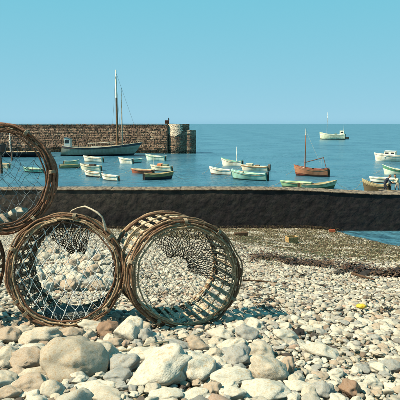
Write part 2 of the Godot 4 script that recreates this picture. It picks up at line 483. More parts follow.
func cobble_label(o: MeshInstance3D, x: float, y: float, d: float) -> String:
	# the nearest easily found thing names the cobble
	var v := Basis(Vector3.RIGHT, deg_to_rad(PITCH)) * (Vector3(x, y, -d) - EYE)
	var p := Vector2(200 + v.x / -v.z * F, 200 - v.y / -v.z * F)
	var marks := [[75, 364, "touching the big pitted boulder"], [160, 373, "beside the big whitish slab"], [20, 345, "among the stones below the brown pot"], [20, 385, "in the lower left corner"], [60, 330, "at the foot of the netted pot"], [130, 333, "near the waisted upright stone"], [122, 367, "near the greyish wedge stone"], [110, 396, "at the bottom edge below the pitted boulder"], [190, 340, "under the open pot's rim"], [199, 371, "near the white stone with yellow pits"], [180, 397, "at the bottom edge below the whitish slab"], [248, 336, "next to the blocky grey stone"], [236, 359, "near the blue-grey egg stone"], [234, 392, "at the bottom edge below the long pale stone"], [268, 373, "near the large smooth cream stone"], [298, 334, "near the small black cobble"], [320, 353, "beside the long whitish sloping stone"], [322, 391, "next to the round grey stone"], [350, 391, "next to the brown-centred stone"], [391, 367, "near the smooth bluish stone"], [385, 393, "in the lower right corner"], [361, 311, "near the yellow scrap"], [350, 340, "in the shingle below the yellow scrap"], [270, 310, "right of the open pot"], [390, 335, "by the right frame edge above the bluish stone"], [310, 300, "in the middle of the pale shingle"], [150, 300, "behind the pots"]]
	var best := 1e9
	var say := ""
	for k in marks:
		var q := p.distance_squared_to(Vector2(k[0], k[1]))
		if q < best: best = q; say = k[2]
	return "fist-sized %s cobble %s" % [tone_word(o), say]
func shingle() -> void:
	var all: Array = []
	# semi-axis range, from distance, to distance, tries per square metre
	var classes := [[.065, .10, 1.8, 3.05, 26], [.045, .075, 1.8, 3.7, 34], [.034, .048, 1.8, 4.6, 70], [.030, .042, 4.6, 12.0, 14], [.023, .033, 1.8, 29.2, 300], [.016, .023, 1.8, 16.0, 620], [.009, .016, 1.8, 8.5, 1500]]
	for c in classes:
		var d0: float = c[2]
		while d0 < c[3]:
			var d1: float = minf(d0 + .5, c[3])
			var half := .44 * d1 + .8
			var tries := int(c[4] * (d1 - d0) * 2 * half)
			for k in tries:
				var x := rng.randf_range(-half, half)
				var d := rng.randf_range(d0, d1)
				var a := rng.randf_range(c[0], c[1])
				if a > .05 and x > .13 * d: continue
				if a > .034 and noise.get_noise_2d(x * 120.0, d * 120.0) < -.1 and x > .1 * d: continue
				if is_free(x, d, a * .86, .9):
					reserve(x, d, a * .86)
					all.append([a / d, x, d, a])
			d0 = d1
	all.sort_custom(func(p, q): return p[0] > q[0])
	var xf: Array = []
	var cl: Array = []
	var variants := mid_stones.size() + low_stones.size()
	for k in variants: xf.append([]); cl.append([])
	var singles := 0
	var tones := ["stone_pale", "stone_pale", "stone_cream", "stone_cream", "stone_grey", "stone_warm", "stone_pale", "stone_pale"]
	for p in all:
		var x: float = p[1]
		var d: float = p[2]
		var a: float = p[3]
		var y := beach(x, d)
		if y < -.06: continue
		var flat := rng.randf_range(.33, .68)
		var b := Basis(Vector3(rng.randfn(), .3, rng.randfn()).normalized(), rng.randfn(0, .28)) * Basis(Vector3.UP, rng.randf() * TAU) * Basis.from_scale(Vector3(a * 1.1, a * flat, a * rng.randf_range(.72, .98)))
		var t := Transform3D(b, Vector3(x, y + a * flat * rng.randf_range(.15, .6), -d))
		var wet := weedy(x, d)
		if singles < 245 and d < 5.5 and not wet and absf(x) < d * .38 and d > 2.15:
			var o := put("beach_cobble", big_stones[rng.randi() % big_stones.size()], M[tones[rng.randi() % tones.size()]])
			o.transform = t
			tag(o, cobble_label(o, x, y, d), "cobble", "fist-sized cobbles in the foreground shingle")
			singles += 1
			continue
		var which := rng.randi() % mid_stones.size() if d < 6.5 else mid_stones.size() + rng.randi() % low_stones.size()
		xf[which].append(t)
		cl[which].append(weed_tone() if wet else pale_tone())
	var top := thing("shingle", "pale pebbles of the beach, weed-covered and olive near the dark wall", "pebbles", Vector3.ZERO)
	top.set_meta("kind", "stuff")
	for k in variants:
		if xf[k].is_empty(): continue
		var mm := MultiMesh.new()
		mm.transform_format = MultiMesh.TRANSFORM_3D
		mm.use_colors = true
		mm.mesh = mid_stones[k] if k < mid_stones.size() else low_stones[k - mid_stones.size()]
		mm.instance_count = xf[k].size()
		for j in xf[k].size():
			mm.set_instance_transform(j, xf[k][j])
			mm.set_instance_color(j, cl[k][j])
		var mi := MultiMeshInstance3D.new()
		mi.multimesh = mm
		mi.material_override = M.pebble
		mi.name = "pebbles"
		mi.set_meta("kind", "stuff")
		top.add_child(mi, true)
	print("pebbles ", all.size())

# ---------------------------------------------------------------- lobster pots
func hoop_mesh(R: float, r: float, wob: float, seed_: int) -> ArrayMesh:
	var m := MB.new()
	var nz := fnoise(seed_, 1.0, 2)
	var pts := PackedVector3Array()
	var N := 96
	var over := 10  # the two ends of the bent branch overlap
	for k in N + over:
		var a := TAU * k / N + seed_ * 1.7
		var q := Vector3(cos(a), sin(a), seed_ % 7)
		var rr := R + wob * nz.get_noise_3dv(q * 1.6) + (r * 1.6 * (float(k) / (N + over) - .5))
		pts.append(Vector3(cos(a) * rr, sin(a) * rr, wob * 1.2 * nz.get_noise_3dv(q * 1.3 + Vector3(9, 9, 9))))
	m.tube(pts, r * 1.12, r * .8, 8, false, .16)
	return m.mesh()
func strand(m: MB, a: Vector3, b: Vector3, r: float, sag: Vector3) -> void:
	m.tube(PackedVector3Array([a, (a + b) * .5 + sag, b]), r, r, 4, false, 0.0, false)
func diamond_net(R: float, w: float, h: float, z: float, belly: float, r: float, seed_: int, holes: float) -> ArrayMesh:
	var m := MB.new()
	var g := RandomNumberGenerator.new()
	g.seed = seed_
	var node := {}
	var rows := int(R * 2 / (h * .5)) + 4
	var cols := int(R * 2 / w) + 4
	for j in range(-rows / 2 - 1, rows / 2 + 2):
		for i in range(-cols / 2 - 1, cols / 2 + 2):
			var x := (i + (.5 if posmod(j, 2) == 1 else 0.0)) * w
			var y := j * h * .5
			# the twine is pulled unevenly by the hoop
			var p := Vector3(x + .4 * w * sin(y * 5.0 + seed_) + g.randfn(0, w * .13), y + g.randfn(0, h * .09), 0)
			var rr := Vector2(p.x, p.y).length() / R
			p.z = z - belly * maxf(0, 1 - rr * rr) + g.randfn(0, .006)
			node[Vector2i(i, j)] = p
			if rr < .97: m.box(Basis(Vector3(.3, .5, .8).normalized(), .7), p, Vector3.ONE * r * 3.4)
	for key: Vector2i in node:
		for s in [0, 1]:
			var k2 := Vector2i(key.x + s - (0 if posmod(key.y, 2) == 1 else 1), key.y + 1)
			if not node.has(k2): continue
			var a: Vector3 = node[key]
			var b: Vector3 = node[k2]
			var ra := Vector2(a.x, a.y).length()
			var rb := Vector2(b.x, b.y).length()
			if ra > R and rb > R: continue
			if g.randf() < holes: continue
			if rb > R: b = Vector3(b.x * R / rb, b.y * R / rb, z)
			elif ra > R: a = Vector3(a.x * R / ra, a.y * R / ra, z)
			strand(m, a, b, r, Vector3(g.randfn(0, .003), -.004, g.randfn(0, .003)))
	return m.mesh()
func funnel_net(R: float, r_in: float, depth: float, off: Vector2, rings: int, n: int, r: float, seed_: int) -> ArrayMesh:
	var m := MB.new()
	var g := RandomNumberGenerator.new()
	g.seed = seed_
	var nodes: Array = []
	for k in rings + 1:
		var t := float(k) / rings
		var row := PackedVector3Array()
		for j in n:
			var a := TAU * (j + (.5 if k % 2 == 1 else 0.0)) / n + g.randfn(0, .03)
			var rr := lerpf(R, r_in, pow(t, .8)) + g.randfn(0, .008)
			row.append(Vector3(cos(a) * rr + off.x * t, sin(a) * rr + off.y * t, -depth * pow(t, 1.2) + g.randfn(0, .006)))
		nodes.append(row)
	for k in rings:
		for j in n:
			var e := (j + 1) % n if k % 2 == 1 else (j - 1 + n) % n
			strand(m, nodes[k][j], nodes[k + 1][j], r, Vector3(0, -.004, 0))
			strand(m, nodes[k][j], nodes[k + 1][e], r, Vector3(0, -.004, 0))
	m.tube(nodes[rings], r * 2.6, r * 2.6, 5, true)
	return m.mesh()
func throat_net(R: float, r_in: float, depth: float, off: Vector2, a0: float, a1: float, rings: int, n: int, r: float, seed_: int) -> ArrayMesh:
	# a sector of the tarred entrance throat, knotted to the rim between two angles
	var m := MB.new()
	var g := RandomNumberGenerator.new()
	g.seed = seed_
	var nodes: Array = []
	for k in rings + 1:
		var t := float(k) / rings
		var row := PackedVector3Array()
		for j in n + 1:
			var a := lerpf(a0, a1, (j + (.5 if k % 2 == 1 else 0.0)) / (n + .5))
			var rr := lerpf(R, r_in, pow(t, .9)) + g.randfn(0, .007)
			row.append(Vector3(cos(a) * rr + off.x * t, sin(a) * rr + off.y * t, -.02 - depth * pow(t, 1.2) + g.randfn(0, .007)))
		nodes.append(row)
	for k in rings:
		for j in n + 1:
			var e := j + 1 if k % 2 == 1 else j - 1
			strand(m, nodes[k][j], nodes[k + 1][j], r, Vector3.ZERO)
			if e >= 0 and e <= n: strand(m, nodes[k][j], nodes[k + 1][e], r, Vector3.ZERO)
	m.tube(nodes[rings], r * 1.8, r * 1.8, 5)
	return m.mesh()
func barrel_net(R: float, z0: float, z1: float, n: int, rows: int, r: float, seed_: int, taper := 1.0) -> ArrayMesh:
	var m := MB.new()
	var g := RandomNumberGenerator.new()
	g.seed = seed_
	var nodes: Array = []
	for k in rows + 1:
		var row := PackedVector3Array()
		for j in n:
			var a := TAU * (j + (.5 if k % 2 == 1 else 0.0)) / n + g.randfn(0, .02)
			var rr := R * lerpf(1.0, taper, float(k) / rows) + g.randfn(0, .006)
			row.append(Vector3(cos(a) * rr, sin(a) * rr, lerpf(z0, z1, float(k) / rows) + g.randfn(0, .006)))
		nodes.append(row)
	for k in rows:
		for j in n:
			var e := (j + 1) % n if k % 2 == 1 else (j - 1 + n) % n
			strand(m, nodes[k][j], nodes[k + 1][j], r, Vector3.ZERO)
			strand(m, nodes[k][j], nodes[k + 1][e], r, Vector3.ZERO)
	return m.mesh()
func lashing_mesh(rr: float, len_: float) -> ArrayMesh:
	var m := MB.new()
	for w in 5:
		var pts := PackedVector3Array()
		for k in 10:
			var a := TAU * k / 10
			pts.append(Vector3(cos(a) * rr, (w - 2) * len_ / 5.0 + .002 * sin(a), sin(a) * rr * 1.25))
		m.tube(pts, .0028, .0028, 4, true)
	return m.mesh()
func lobster_pot(label: String, centre: Vector3, yaw: float, lean: float, R: float, L: float, mats: Dictionary, seed_: int, oval := Vector2.ONE, taper := 1.0) -> Node3D:
	var b := Basis(Vector3.UP, deg_to_rad(yaw)) * Basis(Vector3.RIGHT, -deg_to_rad(lean)) * Basis(Vector3(0, 0, 1), .3 * seed_)
	var ro := Basis(Vector3(0, 0, 1), -.3 * seed_)
	var low := ro * Vector3(0, -R, 0)
	var t := thing("lobster_pot", label, "lobster pot", centre + b * low, "lobster pots stacked on the shingle")
	t.basis = b
	var c := -low
	# hoops of bent branches: the front rim is a bundle, the waist and the back have fewer
	var hoops := [[R - .008, .004, .0085], [R + .008, .002, .0070], [R - .026, .010, .0075], [R - .042, .012, .0065], [R - .058, .006, .0065], [R - .006, -.026, .0080], [R + .008, -.050, .0075], [R - .020, -.014, .007], [R - .034, -.006, .006],
		[R - .002, -L * .5, .0075], [R - .002, -L + .055, .0075], [R + .006, -L + .020, .008], [R - .016, -L, .0075], [R - .004, -L + .004, .007]]
	for h in hoops: h[0] -= R * (1.0 - taper) * clampf(-h[1] / L, 0, 1)
	for k in hoops.size():
		var hm: Array = mats.hoops
		var o := put("hoop", hoop_mesh(hoops[k][0], hoops[k][2], .016 if k < 9 else .010, seed_ * 20 + k), hm[(k * 2 + seed_) % hm.size()], t)
		o.position = c + Vector3(0, 0, hoops[k][1])
	# staves round the barrel
	var sl := MB.new()
	sl.box(Basis.IDENTITY, Vector3.ZERO, Vector3(.037, .007, L + .03), .0025)
	var sm := sl.mesh()
	var sl2 := MB.new()
	sl2.box(Basis(Vector3.UP, .02), Vector3.ZERO, Vector3(.032, .008, L + .02), .0025)
	var sm2 := sl2.mesh()
	var n := 34
	for k in n:
		var a := TAU * (k + rng.randfn(0, .07)) / n
		var o := put("slat", sm if k % 3 else sm2, mats.slats[rng.randi() % mats.slats.size()], t)
		var rr := R * (1.0 + taper) * .5 - .022
		o.transform = Transform3D(Basis(Vector3(0, 0, 1), a - PI / 2) * Basis(Vector3.RIGHT, -atan(R * (1.0 - taper) / L)) * Basis(Vector3.UP, rng.randfn(0, .012)), c + Vector3(cos(a) * rr, sin(a) * rr, -L * .5))
	# lashings on the rim
	var lm := lashing_mesh(.023, .024)
	for k in 6:
		var a := TAU * (k + rng.randfn(0, .3)) / 6
		var o := put("lashing", lm, mats.cord, t)
		o.transform = Transform3D(Basis(Vector3(0, 0, 1), a), c + Vector3(cos(a) * (R - .010), sin(a) * (R - .010), .004))
	for e in mats.nets:
		var o := put("netting", e[0], e[1], t)
		o.transform = Transform3D(ro, c)
	if oval != Vector2.ONE:  # a pot squashed out of round, longer along one diagonal
		var q := Basis(Vector3(0, 0, 1), -.5) * Basis.from_scale(Vector3(oval.x, oval.y, 1)) * Basis(Vector3(0, 0, 1), .5)
		q = ro * q * ro.inverse()
		for o: Node3D in t.get_children():
			o.transform = Transform3D(q * o.basis, c + q * (o.position - c))
	return t
func all_pots() -> void:
	var tan_hoops := [M.hoop, M.hoop_b, M.hoop_c, M.hoop, M.hoop_b]
	var R := .425
	var mid := lobster_pot("upright lobster pot closed by a whole pale diamond-mesh net, below the brown pot", spot(65, 272, 3.66), 2, 8, .42, .46,
		{"hoops": tan_hoops, "slats": [M.slat, M.slat_b], "cord": M.twine_tan,
		"nets": [[diamond_net(R - .03, .08, .150, -.01, .02, .0021, 5, .02), M.twine], [diamond_net(.35, .09, .12, -.45, 0.0, .0015, 6, .03), M.twine_dark], [barrel_net(.38, -.03, -.44, 46, 9, .003, 19, .88), M.tarred], [throat_net(.38, .11, .34, Vector2(.02, .0), 1.0, 2.1, 15, 15, .0028, 29), M.tarred]]}, 1, Vector2.ONE, .87)
	lobster_pot("tan lobster pot turned open to show pale slats and funnel net, nearest the wrack line", spot(186.5, 275.5, 3.74), 23, 1, .43, .46,
		{"hoops": [M.hoop_c, M.hoop, M.hoop_b, M.hoop_c, M.hoop], "slats": [M.slat], "cord": M.twine_tan,
		"nets": [[diamond_net(.40, .095, .15, -.015, .05, .0017, 7, .22), M.twine_tan], [throat_net(.40, .10, .30, Vector2(.04, -.02), -.35, 2.25, 14, 28, .0025, 27), M.tarred], [diamond_net(.40, .10, .13, -.45, 0.0, .0015, 8, .15), M.twine_dark]]}, 2, Vector2(1.055, .945))
	lobster_pot("reddish-brown lobster pot stacked on top of the others, cut by the frame edge", spot(-3, 178.5, 3.72), 12, 6, .395, .34,
		{"hoops": [M.hoop_red, M.hoop_dark, M.hoop_b, M.hoop_red, M.hoop_b], "slats": [M.slat_red, M.slat_b], "cord": M.twine_tan,
		"nets": [[diamond_net(.36, .085, .12, -.02, .03, .0015, 15, .12), M.twine_dark], [diamond_net(.36, .12, .14, -.33, 0.0, .0014, 16, .12), M.twine_dark]]}, 3)
	lobster_pot("lobster pot almost hidden outside the frame under the brown pot", spot(-68, 270, 3.72), 6, 7, R, .36,
		{"hoops": tan_hoops, "slats": [M.slat_b], "cord": M.twine_tan, "nets": [[diamond_net(R - .03, .09, .125, -.01, .02, .0016, 25, .1), M.twine_dark]]}, 4)
	# grey netting heaped in the netted pot
	var b := thing("net_heap", "heap of grey netting lying in the bottom of the netted pot", "net", mid.transform * Vector3(0, .06, -.17))
	b.global_position = spot(68, 314, 3.80)
	var core := MB.new()
	var ico := icosphere(3)
	for d: Vector3 in ico[0]:
		var q := Vector3(d.x * .19, d.y * .045, d.z * .09)
		core.vert(q * (1.0 + .35 * noise.get_noise_3dv(d * 140.0)), d)
	for k in range(0, ico[1].size(), 3):
		core.i.append(ico[1][k]); core.i.append(ico[1][k + 2]); core.i.append(ico[1][k + 1])
	core.smooth()
	put("folded_mass", core.mesh(), M.net_grey, b)
	var st := MB.new()
	for k in 260:
		var p := Vector3(rng.randf_range(-.17, .17), 0, rng.randf_range(-.07, .08))
		p.y = .046 * sqrt(maxf(0.02, 1.0 - pow(p.x / .2, 2) - pow(p.z / .1, 2)))
		var a := rng.randf() * TAU
		var pts := PackedVector3Array()
		for s in 4:
			pts.append(p + Vector3(0, .006 * sin(s * 2.0 + k) , 0))
			a += rng.randfn(0, .7)
			p += Vector3(cos(a), -.1, sin(a)) * .02
		st.tube(pts, .0025, .0025, 4)
	put("strands", st.mesh(), M.twine_dark, b).set_meta("kind", "stuff")
	# ballast stones inside the brown pot
	for e in [[17, 214, 22, 13, "flat pale ballast stone lying in the brown pot, clear of its rim"], [2, 221, 22, 14, "rounded pinkish ballast stone on the bottom rim of the brown pot"]]:
		var o := put("ballast_stone", big_stones[3 if e[0] > 10 else 6], M.stone_cream if e[0] > 10 else M.stone_warm)
		var p := spot(e[0], e[1], 3.92)
		o.transform = Transform3D(Basis(Vector3(0, 0, 1), .15) * Basis.from_scale(Vector3(e[2] * .5, e[3] * .5, e[2] * .45) * 3.9 / F), p)
		tag(o, e[4], "stone", "ballast stones")
	# white frayed rope over the netted pot
	var rp := MB.new()
	var path := PackedVector3Array()
	for e in [[68, 216, 3.80], [72, 210.5, 3.76], [78, 207.6, 3.70], [85, 206.4, 3.65], [91, 209, 3.62], [97, 212.5, 3.60], [102, 217, 3.60], [104, 223, 3.60], [105.5, 230, 3.61]]:
		path.append(spot(e[0], e[1], e[2]))
	rp.tube(path, .0035, .009, 7, false, .3)
	tag(put("rope_end", rp.mesh(), M.rope), "frayed whitish rope end hanging over the top of the netted pot", "rope")

# ---------------------------------------------------------------- boats
func station(q: Dictionary, s: float, t: float, shrink: float) -> Vector3:
	var f := 0.0
	if s < .42: f = lerpf(q.tw, 1.0, sin(s / .42 * PI / 2))
	else: f = maxf(.015, 1.0 - pow((s - .42) / .58, 2.3))
	var h: float = q.fb * (1.0 + q.sheer * pow(maxf(0, (s - .3) / .7), 2.0) + q.sheer * .35 * pow(maxf(0, (.3 - s) / .3), 2.0))
	var y := lerpf(-q.draft, h, t)
	var wid: float = maxf(.004, q.B * .5 * f * pow(maxf(t, .0001), lerpf(.32, .75, s)) - shrink)
	var x: float = (s - .5) * q.L + q.rake * pow(s, 5.0) * (t - .5) - q.rake * .25 * (1.0 - s) * (1.0 - s) * (t - .5) * -1.0
	return Vector3(x, y, wid)
func shell(m: MB, q: Dictionary, t0: float, t1: float, rows: int, grow: float, inner := false) -> void:
	var N := 22
	for side in [1, -1]:
		var base := m.v.size()
		for k in N + 1:
			for j in rows + 1:
				var p := station(q, float(k) / N, lerpf(t0, t1, float(j) / rows), -grow)
				m.vert(Vector3(p.x, p.y, p.z * side), Vector3(0, .1, side))
		for k in N:
			for j in rows:
				var a := base + k * (rows + 1) + j
				var b := a + rows + 1
				var flip: bool = (side > 0) == inner
				for e in ([a, b, b + 1, a, b + 1, a + 1] if flip else [a, b + 1, b, a, a + 1, b + 1]): m.i.append(e)
	m.smooth()
func boat(q: Dictionary) -> Node3D:
	# x0, x1, y: extent and waterline on the photograph; the boat then gets its real place and length on the water
	var mid := on_water((q.x0 + q.x1) * .5, q.y)
	var px := -mid.z / F
	var yaw := deg_to_rad(q.get("yaw", 0.0))
	var run: float = (q.x1 - q.x0) * px
	if not q.has("L"): q.L = clampf((run - q.get("bfrac", .38) * run * absf(sin(yaw)) * .6) / maxf(.35, absf(cos(yaw))), 2.0, 30.0)
	q.B = q.get("B", minf(q.L * .36, 1.9))
	q.fb = q.hp * px
	q.draft = .22
	q.tw = q.get("tw", .72); q.sheer = q.get("sheer", .22 + .05 * (int(q.x0) % 5)); q.rake = q.get("rake", .35)
	var t := thing(q.get("name", "rowing_boat"), q.label, q.get("cat", "boat"), Vector3(mid.x, 0, mid.z), q.get("group", "small boats moored in the harbour"))
	t.rotation.y = yaw
	var hull := MB.new()
	shell(hull, q, 0.0, 1.0, 7, 0.0)
	for j in 7:  # transom
		var a := station(q, 0, j / 7.0, 0)
		var b := station(q, 0, (j + 1) / 7.0, 0)
		hull.quad(Vector3(a.x, a.y, -a.z), Vector3(a.x, a.y, a.z), Vector3(b.x, b.y, b.z), Vector3(b.x, b.y, -b.z))
	put("hull", hull.mesh(), paint(q.hull), t)
	if q.has("boot"):
		var bt := MB.new()
		shell(bt, q, 0.1, (q.draft + q.get("boot_h", .1)) / (q.fb + q.draft), 2, .012)
		put("boot_stripe", bt.mesh(), paint(q.boot), t)
	if q.has("strake"):
		var sk := MB.new()
		shell(sk, q, q.get("strake_t", .80), .985, 2, .016)
		put("top_strake", sk.mesh(), paint(q.strake), t)
	var inn := MB.new()
	var floor_t: float = q.get("floor", .5)
	shell(inn, q, floor_t, .995, 3, -.045, true)
	var N := 16
	for k in N:
		var a := station(q, lerpf(.015, .985, float(k) / N), floor_t, .03)
		var b := station(q, lerpf(.015, .985, float(k + 1) / N), floor_t, .03)
		inn.quad(Vector3(a.x, a.y, a.z), Vector3(b.x, b.y, b.z), Vector3(b.x, b.y, -b.z), Vector3(a.x, a.y, -a.z))
	put("interior", inn.mesh(), paint(q.get("inside", lin(.30, .24, .16)), .8), t)
	var gw := MB.new()
	for side in [1, -1]:
		var pts := PackedVector3Array()
		for k in 19:
			var p := station(q, k / 18.0, 1.0, .02)
			pts.append(Vector3(p.x, p.y + .005, p.z * side))
		gw.tube(pts, .034, .030, 5)
	var pa := station(q, 0, 1.0, .02)
	gw.tube(PackedVector3Array([Vector3(pa.x, pa.y, -pa.z), Vector3(pa.x, pa.y, pa.z)]), .034, .034, 5)
	put("gunwale", gw.mesh(), paint(q.get("rail", q.hull)), t)
	var rub := MB.new()
	for side in [1, -1]:
		var pts := PackedVector3Array()
		for k in 19:
			var p := station(q, k / 18.0 * .985, .86, -.012)
			pts.append(Vector3(p.x, p.y, p.z * side))
		rub.tube(pts, .020, .016, 5)
	put("rub_rail", rub.mesh(), paint(q.get("rub", lin(.20, .14, .09)), .7), t)
	for s in q.get("thwarts", [.22, .47, .70]):
		var p := station(q, s, .82, .03)
		var th := MB.new()
		th.box(Basis.IDENTITY, Vector3(p.x, p.y, 0), Vector3(.22, .04, p.z * 2), .01)
		put("thwart", th.mesh(), paint(q.get("wood", lin(.36, .27, .17)), .8), t)
	if q.has("foredeck"):
		var fd := MB.new()
		for k in 8:
			var a := station(q, lerpf(q.foredeck, .99, k / 8.0), .97, .03)
			var b := station(q, lerpf(q.foredeck, .99, (k + 1) / 8.0), .97, .03)
			fd.quad(Vector3(a.x, a.y, a.z), Vector3(b.x, b.y, b.z), Vector3(b.x, b.y, -b.z), Vector3(a.x, a.y, -a.z))
		put("foredeck", fd.mesh(), paint(q.get("deck", lin(.5, .5, .44)), .7), t)
	if q.has("cabin"):  # [centre s, length, width, height, wall colour, roof colour, windows a side]
		var c: Array = q.cabin
		var p := station(q, c[0], q.get("cabin_t", .75), 0)
		var cb := MB.new()
		cb.box(Basis.IDENTITY, Vector3(p.x, p.y + c[3] * .5, 0), Vector3(c[1], c[3], c[2]), .03)
		var cab := put("cabin", cb.mesh(), paint(c[4]), t)
		var rf := MB.new()
		rf.box(Basis(Vector3(0, 0, 1), q.get("roof_tilt", 0.0)), Vector3(p.x, p.y + c[3] + .03, 0), Vector3(c[1] + .12, .06, c[2] + .12), .02)
		put("roof", rf.mesh(), paint(c[5]), cab)
		for k in c[6]:
			for side in [-1, 1]:
				var wb := MB.new()
				wb.box(Basis.IDENTITY, Vector3(p.x + c[1] * ((k + .5) / c[6] - .5), p.y + c[3] * .68, side * (c[2] * .5 + .006)), Vector3(c[1] / c[6] * .6, c[3] * .28, .02), .004)
				put("window", wb.mesh(), paint(lin(.03, .04, .05), .15), cab)
	for e in q.get("masts", []):  # [s, height, radius, colour, top colour]
		var p := station(q, e[0], .5, 0)
		var cut: float = e[5] if e.size() > 5 else .75
		var lean: float = e[6] if e.size() > 6 else 0.0
		var mm := MB.new()
		mm.tube(PackedVector3Array([Vector3(p.x, .1, 0), Vector3(p.x + lean * cut, e[1] * cut, 0)]), e[2], e[2] * .8, 8)
		var ms := put("mast", mm.mesh(), paint(e[3], .7), t)
		var mt := MB.new()
		mt.tube(PackedVector3Array([Vector3(p.x + lean * cut, e[1] * cut, 0), Vector3(p.x + lean, e[1], 0)]), e[2] * .8, e[2] * .45, 8)
		put("masthead", mt.mesh(), paint(e[4], .6), ms)
	for e in q.get("spars", []):  # [name, from, to, radius, colour] in the boat's own axes
		var sp := MB.new()
		sp.tube(PackedVector3Array([e[1], (e[1] + e[2]) * .5 + Vector3(0, e[5] if e.size() > 5 else 0.0, 0), e[2]]), e[3], e[3], 5)
		put(e[0], sp.mesh(), paint(e[4], .8), t)
	if not q.has("cabin"):
		var bow := station(q, .97, .92, 0)
		var ml := MB.new()
		ml.tube(PackedVector3Array([Vector3(bow.x, bow.y, 0), Vector3(bow.x + .5, bow.y * .32, .05), Vector3(bow.x + 1.2, -.05, .15)]), .016, .016, 5)
		put("mooring_line", ml.mesh(), paint(lin(0.3, 0.27, 0.2), .9), t)
	if q.get("oars", q.L < 5.2 and q.has("inside")):
		for k in 2:
			var oar := MB.new()
			var oy: float = station(q, .4, .9, 0).y
			oar.tube(PackedVector3Array([Vector3(-q.L * .36, oy, .12 - k * .3), Vector3(q.L * .22, oy + .05, .2 - k * .32)]), .022, .022, 5)
			oar.box(Basis(Vector3(0, 0, 1), .03), Vector3(q.L * .27, oy + .055, .205 - k * .325), Vector3(.5, .02, .12), .006)
			put("oar", oar.mesh(), paint(lin(.42, .32, .2), .8), t)
	for e in q.get("boxes", []):  # [name, centre, size, colour]
		var bx := MB.new()
		bx.box(Basis(Vector3.UP, .1), e[1], e[2], .03)
		put(e[0], bx.mesh(), paint(e[3], .8), t)
	if q.get("rudder", true):
		var p := station(q, 0, .9, 0)
		var rd := MB.new()
		rd.box(Basis.IDENTITY, Vector3(p.x - .12, p.y * .35, 0), Vector3(.22, p.y * 1.5, .04), .01)
		put("rudder", rd.mesh(), paint(q.get("rudder_c", lin(.12, .09, .07)), .8), t)
	return t
func all_boats() -> void:
	var white := lin(0.844, 0.844, 0.752)
	var cream := lin(0.66, 0.6, 0.44)
	var dark := lin(0.025, 0.028, 0.035)
	var wood := lin(0.22, 0.13, 0.07)
	var mint := lin(0.34, 0.60, 0.53)
	var green := lin(0.2, 0.42, 0.26)
	var red := lin(0.36, 0.09, 0.05)
	# the big two-masted boat by the pier
	var big := boat({"name": "sailing_trawler", "cat": "sailing boat", "label": "long grey two-masted fishing boat lying along the pier, white cabin at its stern", "group": "larger boats in the harbour",
		"x0": 61, "x1": 139, "y": 155.6, "hp": 8.2, "L": 14.4, "B": 4.2, "yaw": 3, "sheer": .62, "tw": .5, "rake": 2.0, "floor": .74, "hull": lin(.34, .34, .29), "boot": dark, "boot_h": .2,
		"strake": lin(.06, .065, .085), "strake_t": .82, "rail": lin(0.5, 0.49, 0.42), "inside": lin(0.25, 0.22, 0.16), "thwarts": [], "cabin": [.075, 1.2, 1.6, 2.1, lin(0.57, 0.593, 0.57), lin(0.06, 0.07, 0.09), 1], "roof_tilt": -.18,
		"masts": [[.735, 16.1, .23, lin(0.16, 0.1, 0.06), lin(0.707, 0.707, 0.638), .68], [.80, 12.7, .12, lin(0.3, 0.3, 0.26), lin(0.42, 0.46, 0.46), .8]],
		"spars": [["boom", Vector3(3.0, 2.6, 0), Vector3(-2.2, 2.3, .3), .08, lin(0.45, 0.42, 0.36)], ["shroud", Vector3(3.35, 15.5, 0), Vector3(2.4, 1.6, 1.9), .018, lin(0.1, 0.1, 0.1)], ["shroud", Vector3(3.35, 15.5, 0), Vector3(4.3, 1.6, 1.7), .018, lin(0.1, 0.1, 0.1)],
			["stay", Vector3(3.35, 15.8, 0), Vector3(7.6, 3.0, 0), .018, lin(0.1, 0.1, 0.1)]],
		"boxes": [["hatch", Vector3(-.6, 1.65, 0), Vector3(2.0, .35, 1.4), lin(0.5, 0.46, 0.4)], ["winch", Vector3(5.0, 2.0, 0), Vector3(.7, .6, 1.0), lin(0.12, 0.08, 0.06)], ["bollard", Vector3(-3.9, 1.7, .9), Vector3(.2, .7, .2), lin(0.1, 0.08, 0.07)]]})
	big.position.y = 0
	var own := "larger boats in the harbour"
	boat({"name": "trawler", "cat": "fishing boat", "group": own, "label": "dark-hulled boat at the pier, seen through the net of the brown pot", "x0": -40, "x1": 47, "y": 156.8, "hp": 5.0, "L": 17.0, "B": 4.0, "yaw": 180, "sheer": .4, "hull": lin(0.02, 0.022, 0.03), "rail": lin(0.08, 0.07, 0.06), "floor": .7, "thwarts": [], "masts": [[.42, 4.6, .12, lin(0.707, 0.707, 0.661), lin(0.707, 0.707, 0.661)], [.26, 4.0, .10, lin(0.2, 0.12, 0.09), lin(0.2, 0.12, 0.09)]], "cabin": [.58, 3.0, 2.4, 1.6, lin(0.03, 0.03, 0.035), lin(0.05, 0.045, 0.04), 2]})
	var a := "small boats moored in the harbour"
	boat({"label": "white dinghy just under the big grey boat's hull", "x0": 82, "x1": 105, "y": 162, "hp": 4.6, "yaw": 154, "hull": white, "inside": lin(0.3, 0.29, 0.24), "boot": lin(0.35, 0.35, 0.28)})
	boat({"label": "white dinghy with turquoise inside beneath the big boat's bow, a grey tender beside it", "x0": 118, "x1": 134, "y": 163.6, "hp": 4.6, "yaw": 152, "hull": white, "inside": lin(0.3, 0.52, 0.5), "rail": white})
	boat({"label": "small mint tender with dark stern just right of the turquoise-lined dinghy", "x0": 130, "x1": 141, "y": 162.6, "hp": 3.4, "yaw": 12, "hull": lin(0.57, 0.752, 0.684), "inside": lin(0.3, 0.4, 0.4), "boot": dark})
